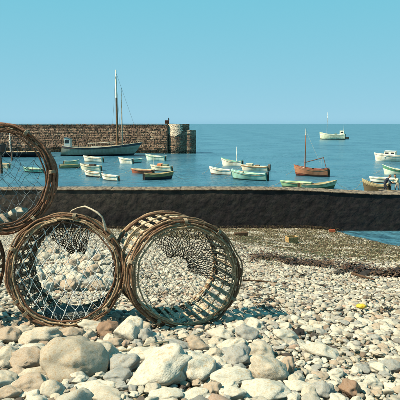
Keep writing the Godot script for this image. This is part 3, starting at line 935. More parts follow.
	boat({"label": "white and mint dinghy nearest the pier head", "x0": 144.5, "x1": 167, "y": 160.6, "hp": 4.4, "yaw": 150, "hull": lin(0.707, 0.844, 0.752), "strake": mint, "rail": white, "inside": lin(0.3, 0.42, 0.38)})
	boat({"label": "small white and green dinghy behind the olive boat at the ring's right", "x0": 64.5, "x1": 78, "y": 164.4, "hp": 3.2, "yaw": 8, "hull": lin(0.6, 0.66, 0.46), "inside": lin(0.35, 0.4, 0.28)})
	boat({"label": "olive-tan low boat in front of the small white and green dinghy", "x0": 60.5, "x1": 80, "y": 168.2, "hp": 3.4, "yaw": 5, "hull": lin(0.34, 0.33, 0.17), "strake": lin(0.5, 0.48, 0.3), "boot": dark, "inside": lin(0.3, 0.25, 0.14)})
	boat({"label": "cream boat with a dark engine box, middle of the left cluster", "x0": 79, "x1": 103, "y": 170.2, "hp": 4.4, "yaw": 156, "hull": lin(0.798, 0.787, 0.627), "inside": lin(0.2, 0.15, 0.1), "boxes": [["engine_box", Vector3(-.3, .62, 0), Vector3(.8, .4, .6), lin(0.05, 0.04, 0.04)]]})
	boat({"label": "white boat with brown inside below the engine-box boat", "x0": 83, "x1": 104, "y": 177.0, "hp": 4.8, "yaw": 150, "hull": lin(0.798, 0.798, 0.684), "boot": dark, "boot_h": .14, "inside": lin(0.24, 0.16, 0.09)})
	boat({"label": "white dinghy nearest the slipway wall in the left cluster, grey stern towards us", "x0": 100.5, "x1": 120.5, "y": 180.6, "hp": 5.2, "yaw": 148, "hull": lin(0.844, 0.86, 0.775), "inside": lin(0.34, 0.36, 0.3), "boot": lin(0.1, 0.12, 0.12)})
	boat({"label": "orange-red boat left of the dark brown launch", "x0": 130, "x1": 155, "y": 173.6, "hp": 4.0, "yaw": 154, "hull": lin(0.38, 0.12, 0.07), "strake": lin(0.55, 0.22, 0.13), "inside": lin(0.36, 0.3, 0.22), "rail": lin(0.5, 0.42, 0.3)})
	boat({"label": "white cabin boat with an orange box aboard, behind the dark brown launch", "x0": 150, "x1": 173, "y": 171.2, "hp": 5.0, "yaw": 156, "hull": lin(0.821, 0.798, 0.638), "boot": dark, "inside": lin(0.3, 0.3, 0.26), "masts": [[.9, 1.9, .03, lin(0.684, 0.684, 0.627), lin(0.684, 0.684, 0.627)]], "boxes": [["orange_box", Vector3(.2, .75, 0), Vector3(.6, .45, .7), lin(0.55, 0.2, 0.09)], ["engine_cover", Vector3(-.6, .72, 0), Vector3(.7, .35, .7), lin(0.16, 0.2, 0.14)]]})
	boat({"label": "dark brown launch with cream deck rim, nearest of the right-hand trio by the pier head", "x0": 144, "x1": 173, "y": 179.4, "hp": 5.6, "yaw": 12, "sheer": .4, "hull": lin(0.05, 0.04, 0.045), "strake": lin(0.32, 0.25, 0.12), "strake_t": .62, "rail": lin(0.46, 0.38, 0.2), "boot": dark, "inside": lin(0.42, 0.34, 0.2)})
	boat({"label": "white rowing boat pointing away from the mint boat", "x0": 209, "x1": 233, "y": 174.6, "hp": 5.0, "yaw": 152, "sheer": .6, "hull": lin(0.832, 0.844, 0.775), "boot": lin(0.18, 0.12, 0.09), "boot_h": .07, "inside": lin(0.3, 0.4, 0.4), "rail": lin(0.775, 0.844, 0.798)})
	boat({"name": "sailing_dinghy", "cat": "sailing dinghy", "label": "white dinghy with bare white mast and green rail behind the mint boat", "x0": 221, "x1": 243, "y": 166.0, "hp": 4.8, "yaw": 150, "sheer": .7, "hull": lin(0.86, 0.844, 0.73), "rail": lin(0.15, 0.45, 0.36), "inside": lin(0.3, 0.34, 0.3), "masts": [[.28, 2.8, .045, lin(0.844, 0.844, 0.821), lin(0.86, 0.86, 0.86)]]})
	boat({"label": "cream motor boat with tan gear and an outboard, behind the mint boat's stern", "x0": 241, "x1": 268.5, "y": 170.8, "hp": 4.6, "yaw": 156, "hull": lin(0.798, 0.73, 0.593), "strake": lin(0.42, 0.28, 0.16), "inside": lin(0.28, 0.22, 0.15), "boxes": [["gear", Vector3(.7, .72, 0), Vector3(.9, .45, .7), lin(0.4, 0.42, 0.34)], ["gear", Vector3(-.3, .62, .1), Vector3(.6, .3, .6), lin(0.3, 0.2, 0.12)], ["outboard_motor", Vector3(-1.95, .5, 0), Vector3(.3, .8, .3), lin(0.12, 0.11, 0.1)]]})
	boat({"label": "mint-green boat with dark outboard, largest of the middle cluster", "x0": 231, "x1": 268, "y": 180.0, "hp": 6.6, "yaw": 154, "sheer": .5, "tw": .8, "hull": mint, "rail": lin(0.4, 0.74, 0.64), "boot": lin(0.03, 0.07, 0.07), "boot_h": .09, "inside": lin(0.34, 0.5, 0.44), "thwarts": [.2, .45, .62, .78], "boxes": [["outboard_motor", Vector3(-2.0, .55, 0), Vector3(.32, .85, .32), lin(0.06, 0.07, 0.07)], ["gear", Vector3(1.0, .72, .1), Vector3(.5, .35, .5), lin(0.36, 0.3, 0.22)]]})
	boat({"name": "sailing_boat", "cat": "sailing boat", "group": own, "label": "red-brown boat with pole mast and slung boom in the open water", "x0": 294.5, "x1": 328, "y": 176.2, "hp": 7.2, "yaw": 158, "sheer": .55, "tw": .7, "hull": lin(0.26, 0.075, 0.045), "strake": lin(0.44, 0.2, 0.12), "strake_t": .42, "rail": lin(0.26, 0.07, 0.045), "inside": lin(0.16, 0.08, 0.05), "boot": lin(0.06, 0.03, 0.03), "foredeck": .72,
		"masts": [[.70, 5.5, .075, lin(0.24, 0.11, 0.07), lin(0.6, 0.52, 0.44), .86]],
		"spars": [["boom", Vector3(.85, 1.55, 0), Vector3(-1.35, 2.2, 0), .05, lin(0.1, 0.06, 0.05)], ["boom_crutch", Vector3(-1.3, 2.25, 0), Vector3(-1.75, .75, 0), .04, lin(0.2, 0.09, 0.06)], ["sheet", Vector3(-1.15, 2.1, 0), Vector3(-1.2, .7, .2), .02, lin(0.5, 0.4, 0.3)], ["stay", Vector3(.75, 5.2, 0), Vector3(-.9, 1.7, .0), .012, lin(0.5, 0.5, 0.46)]]})
	boat({"label": "pale green boat lying close behind the slipway wall", "x0": 281, "x1": 312, "y": 187.4, "hp": 5.4, "yaw": 156, "sheer": .15, "hull": lin(0.27, 0.47, 0.29), "rail": lin(0.42, 0.6, 0.4), "inside": lin(0.34, 0.46, 0.28), "boot": lin(0.06, 0.1, 0.06)})
	boat({"label": "olive and cream boat with raised stern overlapping the pale green one", "x0": 299, "x1": 335.5, "y": 188.4, "hp": 4.2, "yaw": 3, "sheer": 1.0, "hull": lin(0.12, 0.15, 0.07), "strake": lin(0.5, 0.52, 0.35), "strake_t": .55, "rail": lin(0.44, 0.38, 0.26), "inside": lin(0.36, 0.34, 0.22)})
	boat({"name": "motor_cruiser", "cat": "fishing boat", "group": own, "label": "whitish-green boat with two thin masts, farthest out at sea", "x0": 320.5, "x1": 344, "y": 139.6, "hp": 4.8, "yaw": 158, "sheer": .55, "L": 9.6, "B": 2.8, "hull": lin(0.707, 0.798, 0.638), "rail": lin(0.798, 0.844, 0.707), "boot": lin(0.12, 0.1, 0.08), "boot_h": .2, "floor": .72, "thwarts": [], "inside": lin(0.3, 0.28, 0.22), "cabin": [.12, 1.6, 1.5, 2.0, lin(0.752, 0.821, 0.684), lin(0.684, 0.73, 0.627), 1],
		"masts": [[.72, 10.6, .08, lin(0.5, 0.5, 0.48), lin(0.86, 0.86, 0.86), .78], [.06, 6.6, .06, lin(0.57, 0.627, 0.57), lin(0.684, 0.684, 0.661)]], "boxes": [["gear", Vector3(-1.2, 2.0, 0), Vector3(.8, .8, .8), lin(0.12, 0.2, 0.16)], ["hatch", Vector3(1.6, 2.0, 0), Vector3(2.0, .5, 1.0), lin(0.2, 0.25, 0.2)]]})
	boat({"label": "tiny dark tender astern of the farthest two-masted boat", "x0": 343.5, "x1": 348, "y": 139.0, "hp": 1.9, "yaw": 160, "hull": lin(0.05, 0.06, 0.06), "inside": lin(0.1, 0.1, 0.09), "oars": false})
	boat({"name": "motor_launch", "cat": "motor boat", "group": own, "label": "white cabin launch far right, cut by the frame, nothing in front of it", "x0": 376, "x1": 412, "y": 161.4, "hp": 6.0, "yaw": 150, "sheer": .35, "L": 6.0, "B": 2.1, "hull": lin(0.86, 0.844, 0.752), "inside": lin(0.5, 0.46, 0.38), "rail": white, "cabin": [.60, 1.7, 1.5, .9, lin(0.844, 0.832, 0.752), lin(0.86, 0.855, 0.798), 2], "foredeck": .72, "boxes": [["gear", Vector3(1.75, 1.0, .1), Vector3(.7, .35, .7), lin(0.2, 0.12, 0.09)]]})
	boat({"label": "white boat with green rail at the frame edge behind the two people", "x0": 384, "x1": 411, "y": 174.8, "hp": 5.2, "yaw": 158, "sheer": .9, "hull": lin(0.752, 0.844, 0.707), "strake": lin(0.1, 0.34, 0.22), "strake_t": .72, "rail": lin(0.752, 0.798, 0.684), "inside": lin(0.3, 0.32, 0.26)})
	boat({"label": "white low boat behind the man in the navy jacket", "x0": 371, "x1": 396, "y": 183.0, "hp": 5.0, "yaw": 150, "sheer": .15, "hull": lin(0.798, 0.844, 0.752), "boot": lin(0.05, 0.06, 0.06), "inside": lin(0.4, 0.42, 0.36)})
	boat({"label": "weathered brown boat with cream rim, bow raised, behind the end of the slipway wall", "x0": 363.5, "x1": 388, "y": 192.8, "hp": 8.0, "yaw": 155, "sheer": .75, "hull": lin(0.13, 0.1, 0.06), "strake": lin(0.4, 0.34, 0.2), "strake_t": .80, "rail": lin(0.42, 0.36, 0.22), "inside": lin(0.22, 0.17, 0.1)})
	boat({"label": "dark work boat in which the two people stand", "x0": 381, "x1": 410, "y": 195.6, "hp": 4.4, "yaw": 156, "sheer": .2, "hull": lin(0.05, 0.05, 0.055), "rail": lin(0.16, 0.15, 0.13), "inside": lin(0.1, 0.09, 0.08), "floor": .42, "thwarts": [.3, .62]})
	boat({"label": "pale green rowing boat seen through the torn net of the brown pot", "x0": 21.5, "x1": 46, "y": 172.4, "hp": 4.0, "yaw": 156, "hull": lin(0.2, 0.48, 0.38), "rail": lin(0.45, 0.68, 0.55), "inside": lin(0.1, 0.22, 0.18), "boot": dark})
	boat({"label": "cream tender by the weathered mooring post inside the brown pot's ring", "x0": -8, "x1": 12, "y": 168.0, "hp": 4.6, "yaw": 152, "hull": lin(0.55, 0.5, 0.36), "inside": lin(0.2, 0.14, 0.09)})
	# mooring posts at the left
	for e in [[1.5, 173.5, 2.6, lin(0.11, 0.065, 0.045), "weathered brown mooring post by the cream tender"], [12.0, 160.5, 2.6, lin(0.16, 0.1, 0.08), "thin reddish mooring post in front of the dark hull"]]:
		var p := on_water(e[0], e[1])
		var m := MB.new()
		m.tube(PackedVector3Array([Vector3(0, -.6, 0), Vector3(.03, 1, 0), Vector3(-.02, e[2], 0)]), .16, .13, 9, false, .1)
		var o := thing("mooring_post", e[4], "post", p, "mooring posts")
		put("post", m.mesh(), paint(e[3], .9), o)
		var r := MB.new()
		r.tube(PackedVector3Array([Vector3(-.02, e[2], 0), Vector3(-.02, e[2] + .07, 0)]), .17, .15, 9)
		put("iron_cap", r.mesh(), M.iron, o)

# ---------------------------------------------------------------- people
func body_mesh(bones: Array, lo: Vector3, hi: Vector3, cell: float, k: float) -> ArrayMesh:
	# bones: [a, b, radius a, radius b, colour]; smooth union, meshed as surface nets
	var nx := int((hi.x - lo.x) / cell) + 1
	var ny := int((hi.y - lo.y) / cell) + 1
	var nz := int((hi.z - lo.z) / cell) + 1
	var f := PackedFloat32Array()
	f.resize(nx * ny * nz)
	f.fill(1.0)
	for bn in bones:
		var a: Vector3 = bn[0]
		var ab: Vector3 = bn[1] - a
		var l2 := maxf(1e-6, ab.length_squared())
		var pad: float = maxf(bn[2], bn[3]) + cell * 2 + k
		var b0 := (a.min(bn[1]) - Vector3.ONE * pad - lo) / cell
		var b1 := (a.max(bn[1]) + Vector3.ONE * pad - lo) / cell
		for z in range(maxi(0, int(b0.z)), mini(nz, int(b1.z) + 2)):
			for y in range(maxi(0, int(b0.y)), mini(ny, int(b1.y) + 2)):
				for x in range(maxi(0, int(b0.x)), mini(nx, int(b1.x) + 2)):
					var p := lo + Vector3(x, y, z) * cell
					var h := clampf((p - a).dot(ab) / l2, 0, 1)
					var dd := (p - a - ab * h).length() - lerpf(bn[2], bn[3], h)
					var id := (z * ny + y) * nx + x
					var o := f[id]
					var e := maxf(k - absf(o - dd), 0) / k
					f[id] = minf(o, dd) - e * e * k * .25
	var m := MB.new()
	var at := {}
	var dirs := [1, nx, nx * ny]
	for z in nz - 1:
		for y in ny - 1:
			for x in nx - 1:
				var id := (z * ny + y) * nx + x
				var s := Vector3.ZERO
				var cnt := 0
				for e in 12:
					var ax := e >> 2
					var u := (ax + 1) % 3
					var w := (ax + 2) % 3
					var o := Vector3.ZERO
					o[u] = e & 1
					o[w] = (e >> 1) & 1
					var i0: int = id + int(o.x) + int(o.y) * nx + int(o.z) * nx * ny
					var f0 := f[i0]
					var f1 := f[i0 + dirs[ax]]
					if (f0 < 0) != (f1 < 0):
						o[ax] += f0 / (f0 - f1)
						s += o; cnt += 1
				if cnt:
					var p := lo + (Vector3(x, y, z) + s / cnt) * cell
					var best := 9.0
					for bn in bones:
						var ab: Vector3 = bn[1] - bn[0]
						var h := clampf((p - bn[0]).dot(ab) / maxf(1e-6, ab.length_squared()), 0, 1)
						var dd: float = (p - bn[0] - ab * h).length() - lerpf(bn[2], bn[3], h)
						if dd < best: best = dd; m.col = bn[4]
					at[id] = m.vert(p, Vector3.UP)
	for z in range(1, nz - 1):
		for y in range(1, ny - 1):
			for x in range(1, nx - 1):
				var id := (z * ny + y) * nx + x
				for ax in 3:
					var f0 := f[id]
					var f1 := f[id + dirs[ax]]
					if (f0 < 0) == (f1 < 0): continue
					var u: int = dirs[(ax + 1) % 3]
					var w: int = dirs[(ax + 2) % 3]
					var q := [at[id], at[id - u], at[id - u - w], at[id - w]]
					if f0 < 0:
						for e in [0, 2, 1, 0, 3, 2]: m.i.append(q[e])
					else:
						for e in [0, 1, 2, 0, 2, 3]: m.i.append(q[e])
	m.smooth()
	return m.mesh()
func person(label: String, where: Vector3, yaw: float, top: Color, legs: Color, hair: Color, bend: float) -> void:
	# faces +x in its own axes; bends forward at the hips and reaches out with both arms
	var skin := Color(.40, .20, .12)
	var hip := Vector3(-.05 * bend, .88, 0)
	var up := Vector3(sin(bend), cos(bend), 0)
	var chest := hip + up * .36
	var neck := hip + up * .52
	var head := neck + (up * .12 + Vector3(.06, .03, 0))
	var b: Array = []
	b.append([hip, chest, .135, .15, top])
	b.append([chest + Vector3(0, 0, -.12), chest + Vector3(0, 0, .12), .10, .10, top])
	b.append([neck - up * .03, head, .055, .052, skin])
	b.append([head + Vector3(0, -.02, 0), head + Vector3(.01, .05, 0), .085, .088, skin])
	b.append([head + Vector3(.05, -.05, 0), head + Vector3(.03, -.07, 0), .045, .04, skin])
	b.append([head + Vector3(.09, 0, 0), head + Vector3(.105, -.02, 0), .012, .016, skin])
	b.append([head + Vector3(-.035, .03, 0), head + Vector3(.0, .085, 0), .085, .082, hair])
	for s in [-1, 1]:
		b.append([head + Vector3(0, 0, .085 * s), head + Vector3(0, .02, .088 * s), .018, .018, skin])
		var sh := chest + up * .05 + Vector3(0, 0, .18 * s)
		var el := sh + Vector3(.14, -.22, .05 * s)
		var wr := el + Vector3(.22, -.06, -.06 * s)
		b.append([sh, el, .062, .048, top]); b.append([el, wr, .047, .034, top])
		b.append([wr, wr + Vector3(.06, -.015, 0), .032, .036, skin])
		for fg in 4:
			var k0 := wr + Vector3(.08, -.02 + .0, (fg - 1.5) * .021)
			b.append([k0, k0 + Vector3(.035 + .006 * (fg % 3), -.03, 0), .0105, .009, skin])
		b.append([wr + Vector3(.03, 0, -.035 * s), wr + Vector3(.07, -.02, -.06 * s), .011, .010, skin])
		var hj := hip + Vector3(0, -.04, .09 * s)
		var kn := Vector3(.05 + .08 * s, .48, .11 * s)
		var an := Vector3(-.02 + .10 * s, .09, .12 * s)
		b.append([hj, kn, .095, .066, legs]); b.append([kn, an, .066, .048, legs])
		b.append([an + Vector3(-.03, -.045, 0), an + Vector3(.14, -.055, 0), .045, .035, Color(.02, .02, .022)])
	var o := put("person", body_mesh(b, Vector3(-.4, -.02, -.36), Vector3(1.0, 1.72, .36), .02, .035), M.skin)
	o.position = where
	o.rotation.y = yaw
	tag(o, label, "person", "two people working in a boat")

# ---------------------------------------------------------------- masonry
func masonry(m: MB, at: Callable, len_: float, y0: float, y1: float, row: Vector2, wid: Vector2, proud: float, tone: Callable, rough := 0.0, g := .025) -> void:
	# rough courses of chamfered stones; at(u, y, out) gives the place, tone(u, y) the colour
	var y := y0
	while y < y1 - .05:
		var h := minf(rng.randf_range(row.x, row.y), y1 - y)
		var u := -rng.randf() * wid.x
		while u < len_:
			var w := rng.randf_range(wid.x, wid.y)
			var u0 := maxf(u, 0.0) + g
			var u1 := minf(u + w, len_) - g
			if u1 - u0 > .08:
				var out := rng.randf_range(.25, 1.0) * proud
				var ya := y + g + rng.randf_range(0, g)
				var yb := y + h - g - rng.randf_range(0, g)
				var e := minf(.05, (u1 - u0) * .25)
				var jj := rough * minf(h, w)
				var j := func(): return rng.randf_range(-.02, .02)
				m.col = tone.call((u0 + u1) * .5, (ya + yb) * .5)
				var cu := [u0, u1, u1, u0]
				var cy := [ya, ya, yb, yb]
				var o4 := []
				var i4 := []
				for s in 4:
					cu[s] += rng.randf_range(-jj, jj); cy[s] += rng.randf_range(-jj, jj)
					o4.append(at.call(cu[s], cy[s], -.05))
					i4.append(at.call(lerpf(cu[s], (u0 + u1) * .5, minf(.3, e / (u1 - u0) * 1.5)), lerpf(cy[s], (ya + yb) * .5, minf(.3, e / (yb - ya) * 1.5)) + j.call() * .5, out * rng.randf_range(.7, 1.0)))
				m.quad(i4[0], i4[1], i4[2], i4[3])
				for s in 4: m.quad(o4[s], o4[(s + 1) % 4], i4[(s + 1) % 4], i4[s])
			u += w
		y += h
func pier() -> void:
	var D := 107.0
	var x0 := spot(-100, 130, D).x
	var x1 := spot(167, 130, D).x
	var top := 5.93
	var t := thing("stone_pier", "long brown rubble-stone pier with a rounded whitewashed head", "pier", Vector3(x1, 0, -D))
	t.rotation.y = -deg_to_rad(14)
	var shift := Vector3(x1 - x0, 0, 0)
	var core := MB.new()
	core.box(Basis.IDENTITY, Vector3(-(x1 - x0) * .5, top * .5 - 1.05, -2.6), Vector3(x1 - x0, top + 2.0, 5.0))
	put("core", core.mesh(), M.mortar, t)
	var nz := fnoise(77, .12, 3)
	var tone := func(u: float, y: float) -> Color:
		var k := rng.randf()
		var c := Color(.33, .235, .18)
		if k < .25: c = Color(.27, .195, .145)
		elif k < .5: c = Color(.37, .275, .21)
		elif k < .62: c = Color(.29, .20, .165)
		elif k < .7: c = Color(.39, .325, .25)
		c *= rng.randf_range(.85, 1.12) * (1.0 + .35 * nz.get_noise_2d(u, y * 2))
		if y < .75 + .5 * nz.get_noise_2d(u * 3, 40): c = Color(.035, .032, .022) * rng.randf_range(.6, 1.5)  # weed below the tide mark
		return c
	var m := MB.new()
	masonry(m, func(u, y, out): return Vector3(u, y, out) - shift, x1 - x0, -.3, top, Vector2(.2, .42), Vector2(.25, .8), .06, tone, .28)
	var st := put("rubble_stones", m.mesh(), M.pier, t)
	st.set_meta("kind", "stuff")
	var dk := MB.new()
	dk.box(Basis.IDENTITY, Vector3(-(x1 - x0) * .5, top + .07, -2.6), Vector3(x1 - x0, .14, 5.3), .03)
	put("deck", dk.mesh(), M.deck, t)
	# head: a round tower and a lower step beyond it
	for e in [[spot(175.5, 130, D).x - x1, 2.25, top + .08, true], [spot(187.6, 130, D).x - x1, 1.25, top - 1.15, false]]:
		var R: float = e[1]
		var cz := -2.4 if e[3] else -2.2
		var cyl := MB.new()
		for k in 24:
			var a := TAU * k / 24
			var b := TAU * (k + 1) / 24
			var pa := Vector3(e[0] + cos(a) * R, -1, cz + sin(a) * R)
			var pb := Vector3(e[0] + cos(b) * R, -1, cz + sin(b) * R)
			var hh := Vector3(0, e[2] + 1, 0)
			cyl.quad(pb, pa, pa + hh, pb + hh)
			cyl.tri(pa + hh, Vector3(e[0], e[2], cz), pb + hh)
		put("pier_head", cyl.mesh(), M.deck, t)
		var hm := MB.new()
		var white := func(u: float, y: float) -> Color:
			var a: float = u / R
			var edge: float = e[2] - (2.4 if e[3] else 1.5) + .5 * nz.get_noise_2d(u * 4, y * 3)
			if not e[3] and y > edge + .5: return Color(.55, .48, .39) * rng.randf_range(.8, 1.1)
			return tone.call(u, y) * .85
		masonry(hm, func(u, y, out):
			var a: float = PI - u / R + .25
			return Vector3(e[0] + cos(a) * (R + out), y, cz + sin(a) * (R + out)), R * (PI + .5), -.3, e[2], Vector2(.2, .42), Vector2(.25, .7), .08, white, .25)
		var hs := put("rubble_stones", hm.mesh(), M.pier, t)
		hs.set_meta("kind", "stuff")
		if not e[3]: continue
		var wm := MB.new()
		var ca := 40
		var cb := 12
		var reach: float = 2.2 if e[3] else 1.5
		for k in ca + 1:
			for j in cb + 1:
				var a := lerpf(2.75 if e[3] else 1.9, .95 if e[3] else .3, float(k) / ca) + .12 * sin(j * 1.7)
				var low: float = e[2] - reach * (.75 + .35 * sin(PI * k / ca)) + .3 * nz.get_noise_2d(k * 9.0, 5)
				var y := lerpf(low, e[2] + .02, float(j) / cb)
				var rr := R + .09 + .04 * nz.get_noise_2d(k * 20.0, j * 20.0)
				wm.vert(Vector3(e[0] + cos(a) * rr, y, cz + sin(a) * rr), Vector3.UP)
		for k in ca:
			for j in cb:
				var b := k * (cb + 1) + j
				for q in [b, b + 1, b + cb + 2, b, b + cb + 2, b + cb + 1]: wm.i.append(q)
		wm.smooth()
		put("whitewashed_render", wm.mesh(), M.whitewash, t)
	# beacon hut on the pier
	var bc := thing("beacon", "small dark beacon box with a spike on the pier beside its white head", "beacon", Vector3(spot(166.6, 127, D).x, top + .14, -D - 1.3))
	var bx := MB.new()
	bx.box(Basis.IDENTITY, Vector3(0, .35, 0), Vector3(.85, .7, .8), .05)
	put("box", bx.mesh(), paint(lin(.05, .025, .02), .8), bc)
	var sp := MB.new()
	sp.tube(PackedVector3Array([Vector3(.35, .7, 0), Vector3(.36, 1.2, 0)]), .16, .10, 8)
	put("spike", sp.mesh(), paint(lin(.02, .03, .045), .6), bc)
func slipway() -> void:
	var D := 29.0
	var t := thing("slipway_wall", "long dark weed-stained harbour wall with a pale coping across the beach", "wall", Vector3(-20, 0, -D))
	var top_at := func(u: float) -> float: return 2.31 - .26 * smoothstep(24.0, 31.0, u)
	var L := 46.0
	var core := MB.new()
	var tone := func(u: float, y: float) -> Color:
		var k := rng.randf_range(.7, 1.25)
		var wet := clampf(.55 + .5 * noise.get_noise_2d(u * 8.0, y * 30.0) + (u - 15.0) * .09 - (y - 1.6) * .3, 0, 1)
		return Color(.085, .073, .064).lerp(Color(.028, .027, .030), wet) * lerpf(1.0, k, .15)
	var N := 46
	for k in N:
		var a := L * k / N
		var b := L * (k + 1) / N
		var ta: float = top_at.call(a)
		var tb: float = top_at.call(b)
		core.col = Color(.028, .026, .027)
		core.quad(Vector3(a, -1.5, 0), Vector3(b, -1.5, 0), Vector3(b, tb, 0), Vector3(a, ta, 0))
		core.quad(Vector3(a, ta, 0), Vector3(b, tb, 0), Vector3(b, tb, -1.3), Vector3(a, ta, -1.3))
		core.quad(Vector3(b, -1.5, -1.3), Vector3(a, -1.5, -1.3), Vector3(a, ta, -1.3), Vector3(b, tb, -1.3))
	core.quad(Vector3(L, -1.5, 0), Vector3(L, -1.5, -1.3), Vector3(L, 2.05, -1.3), Vector3(L, 2.05, 0))
	core.quad(Vector3(0, -1.5, -1.3), Vector3(0, -1.5, 0), Vector3(0, 2.31, 0), Vector3(0, 2.31, -1.3))
	put("core", core.mesh(), M.wall, t)
	var m := MB.new()
	var cu := 230
	var cy := 18
	for a in cu + 1:
		for b in cy + 1:
			var u2 := L * a / cu
			var y2 := lerpf(-.6, top_at.call(u2), float(b) / cy)
			m.col = tone.call(u2, y2)
			m.vert(Vector3(u2, y2, .03 + .02 * noise.get_noise_2d(u2 * 70.0, y2 * 120.0) + .008 * noise.get_noise_2d(u2 * 300.0, y2 * 300.0)), Vector3(0, 0, 1))
	for a in cu:
		for b in cy:
			var k := a * (cy + 1) + b
			for e in [k, k + 1, k + cy + 2, k, k + cy + 2, k + cy + 1]: m.i.append(e)
	m.smooth()
	put("face", m.mesh(), M.wall, t)
	var u := 0.0
	while u < L:
		var w := minf(rng.randf_range(3.5, 6.0) if u < 19.0 or u > 31.0 else rng.randf_range(.9, 1.3), L - u)
		var cb := MB.new()
		var h: float = top_at.call(u + w * .5)
		var sl: float = atan2(top_at.call(u + w) - top_at.call(u), w)
		cb.box(Basis(Vector3(0, 0, 1), sl) * Basis(Vector3.UP, rng.randfn(0, .003)), Vector3(u + w * .5, h + .03 + rng.randfn(0, .003), -.62), Vector3(w - .008, .06, 1.40), .02)
		put("coping_stone", cb.mesh(), M.coping, t)
		u += w

# ---------------------------------------------------------------- wrack and odd finds
func ribbons(m: MB, at: Vector3, count: int, spread: Vector2, cols: Array, high: float) -> void:
	for k in count:
		var x := at.x + rng.randfn(0, spread.x)
		var d := -at.z + rng.randfn(0, spread.y)
		var p := Vector3(x, beach(x, d) + .03 + rng.randf() * high, -d)
		var a := rng.randf() * TAU
		var w := rng.randf_range(.004, .012)
		m.col = (cols[rng.randi() % cols.size()] as Color) * rng.randf_range(.6, 1.3)
		var up := rng.randf_range(-.2, .5)
		for s in 4:
			var dir := Vector3(cos(a), up, sin(a))
			var q := p + dir * rng.randf_range(.02, .045)
			q.y = maxf(q.y, beach(q.x, -q.z) + .015)
			var side := Vector3(-sin(a), rng.randfn(0, .4), cos(a)) * w
			m.quad(p - side, p + side, q + side * .8, q - side * .8)
			p = q; a += rng.randfn(0, .8); up -= .25
func wrack() -> void:
	var m := MB.new()
	var red := [Color(.055, .032, .02), Color(.085, .052, .034), Color(.035, .024, .017), Color(.13, .09, .06)]
	var dark := [Color(.02, .016, .014), Color(.035, .025, .02), Color(.06, .03, .02)]
	var line := [[236, 247], [243, 251], [252, 256], [262, 259], [275, 260], [284, 262], [294, 264], [303, 265], [318, 267], [330, 269], [345, 271], [357, 272], [372, 275], [386, 277], [400, 276], [414, 278]]
	for k in line.size() - 1:
		for s in 3:
			var t := rng.randf()
			var p := on_beach(lerpf(line[k][0], line[k + 1][0], t), lerpf(line[k][1], line[k + 1][1], t) + rng.randfn(0, .9))
			var big := rng.randf()
			if noise.get_noise_2d(p.x * 160.0, p.z * 160.0) < -.06: continue
			ribbons(m, p, int(20 + 60 * big), Vector2(.05 + .12 * big, .04 + .07 * big) * (-p.z / 9.0), dark if rng.randf() < .45 else red, .03 + .06 * big)
	for k in 60:
		var p := on_beach(rng.randf_range(236, 410), rng.randf_range(236, 262))
		ribbons(m, p, 40, Vector2(.35, .5), [Color(.04, .045, .02), Color(.07, .07, .03), Color(.06, .035, .02)], .03)
	for k in 46:
		var p := on_beach(rng.randf_range(235, 410), rng.randf_range(264, 318))
		ribbons(m, p, 2 + rng.randi() % 3, Vector2(.03, .03), [Color(.05, .035, .025), Color(.10, .07, .04), Color(.03, .025, .02)], .012)
	for k in 90:  # weed and debris along the foot of the wall
		var p := Vector3(rng.randf_range(-6, 8), 0, -28.6 - rng.randf() * .3)
		ribbons(m, p, 30, Vector2(.3, .12), [Color(.03, .028, .018), Color(.06, .05, .03), Color(.05, .03, .02)], .16)
	var o := put("seaweed", m.mesh(), M.weed)
	tag(o, "dark reddish line of dried seaweed across the pale shingle", "seaweed", "", "stuff")
	# dark rocks and finds on the wrack line
	for e in [[366, 274, 14, 7, "dark blue-black stone lying in the seaweed line"], [397, 273, 10, 12, "dark pointed rock in the seaweed line at the frame edge"], [294, 264, 8, 6, "small dark rock in the middle of the seaweed line"], [338, 273, 12, 3, "flat dark stone on the pale side of the seaweed line"]]:
		var g := on_beach(e[0], e[1] + e[3] * .4)
		var px := -g.z / F
		var o2 := put("dark_rock", big_stones[int(e[0]) % big_stones.size()], M.stone_dark)
		tag(o2, e[4], "rock", "dark rocks on the beach")
		o2.transform = Transform3D(Basis.from_scale(Vector3(e[2] * .55, e[3] * .6, e[2] * .45) * px), g + Vector3(0, e[3] * .35 * px, 0))
	# orange-tan crate end, red brick, driftwood, twig, yellow scrap
	var g := on_beach(291.5, 243)
	var c := thing("fish_crate", "small orange-tan wooden crate by the dark wall", "crate", g + Vector3(0, .03, 0))
	c.rotation = Vector3(.05, .3, 0)
	for k in 3:
		for s in [-1, 1]:
			var bx := MB.new()
			bx.box(Basis.IDENTITY, Vector3(0, .06 + k * .085, s * .16), Vector3(.46, .082, .016), .004)
			put("board", bx.mesh(), M.crate, c)
			var ex := MB.new()
			ex.box(Basis.IDENTITY, Vector3(s * .222, .06 + k * .085, 0), Vector3(.016, .082, .30), .004)
			put("board", ex.mesh(), M.crate, c)
	var bt := MB.new()
	bt.box(Basis.IDENTITY, Vector3(0, .02, 0), Vector3(.42, .016, .29), .003)
	put("bottom", bt.mesh(), M.crate, c)
	for e in [[332, 232.5, .34, "red brick-like block at the foot of the dark wall"], [241, 236, .6, "dark brown timber end on the weedy stones left of the crate"]]:
		var p := on_beach(e[0], e[1])
		var mb := MB.new()
		mb.box(Basis(Vector3.UP, rng.randf_range(-.4, .4)) * Basis(Vector3(0, 0, 1), .06), Vector3.ZERO, Vector3(e[2], .16, .2), .02)
		var o3 := put("washed_up_block", mb.mesh(), M.brick if e[0] > 300 else M.driftwood)
		o3.position = p + Vector3(0, .09, 0)
		tag(o3, e[3], "block")
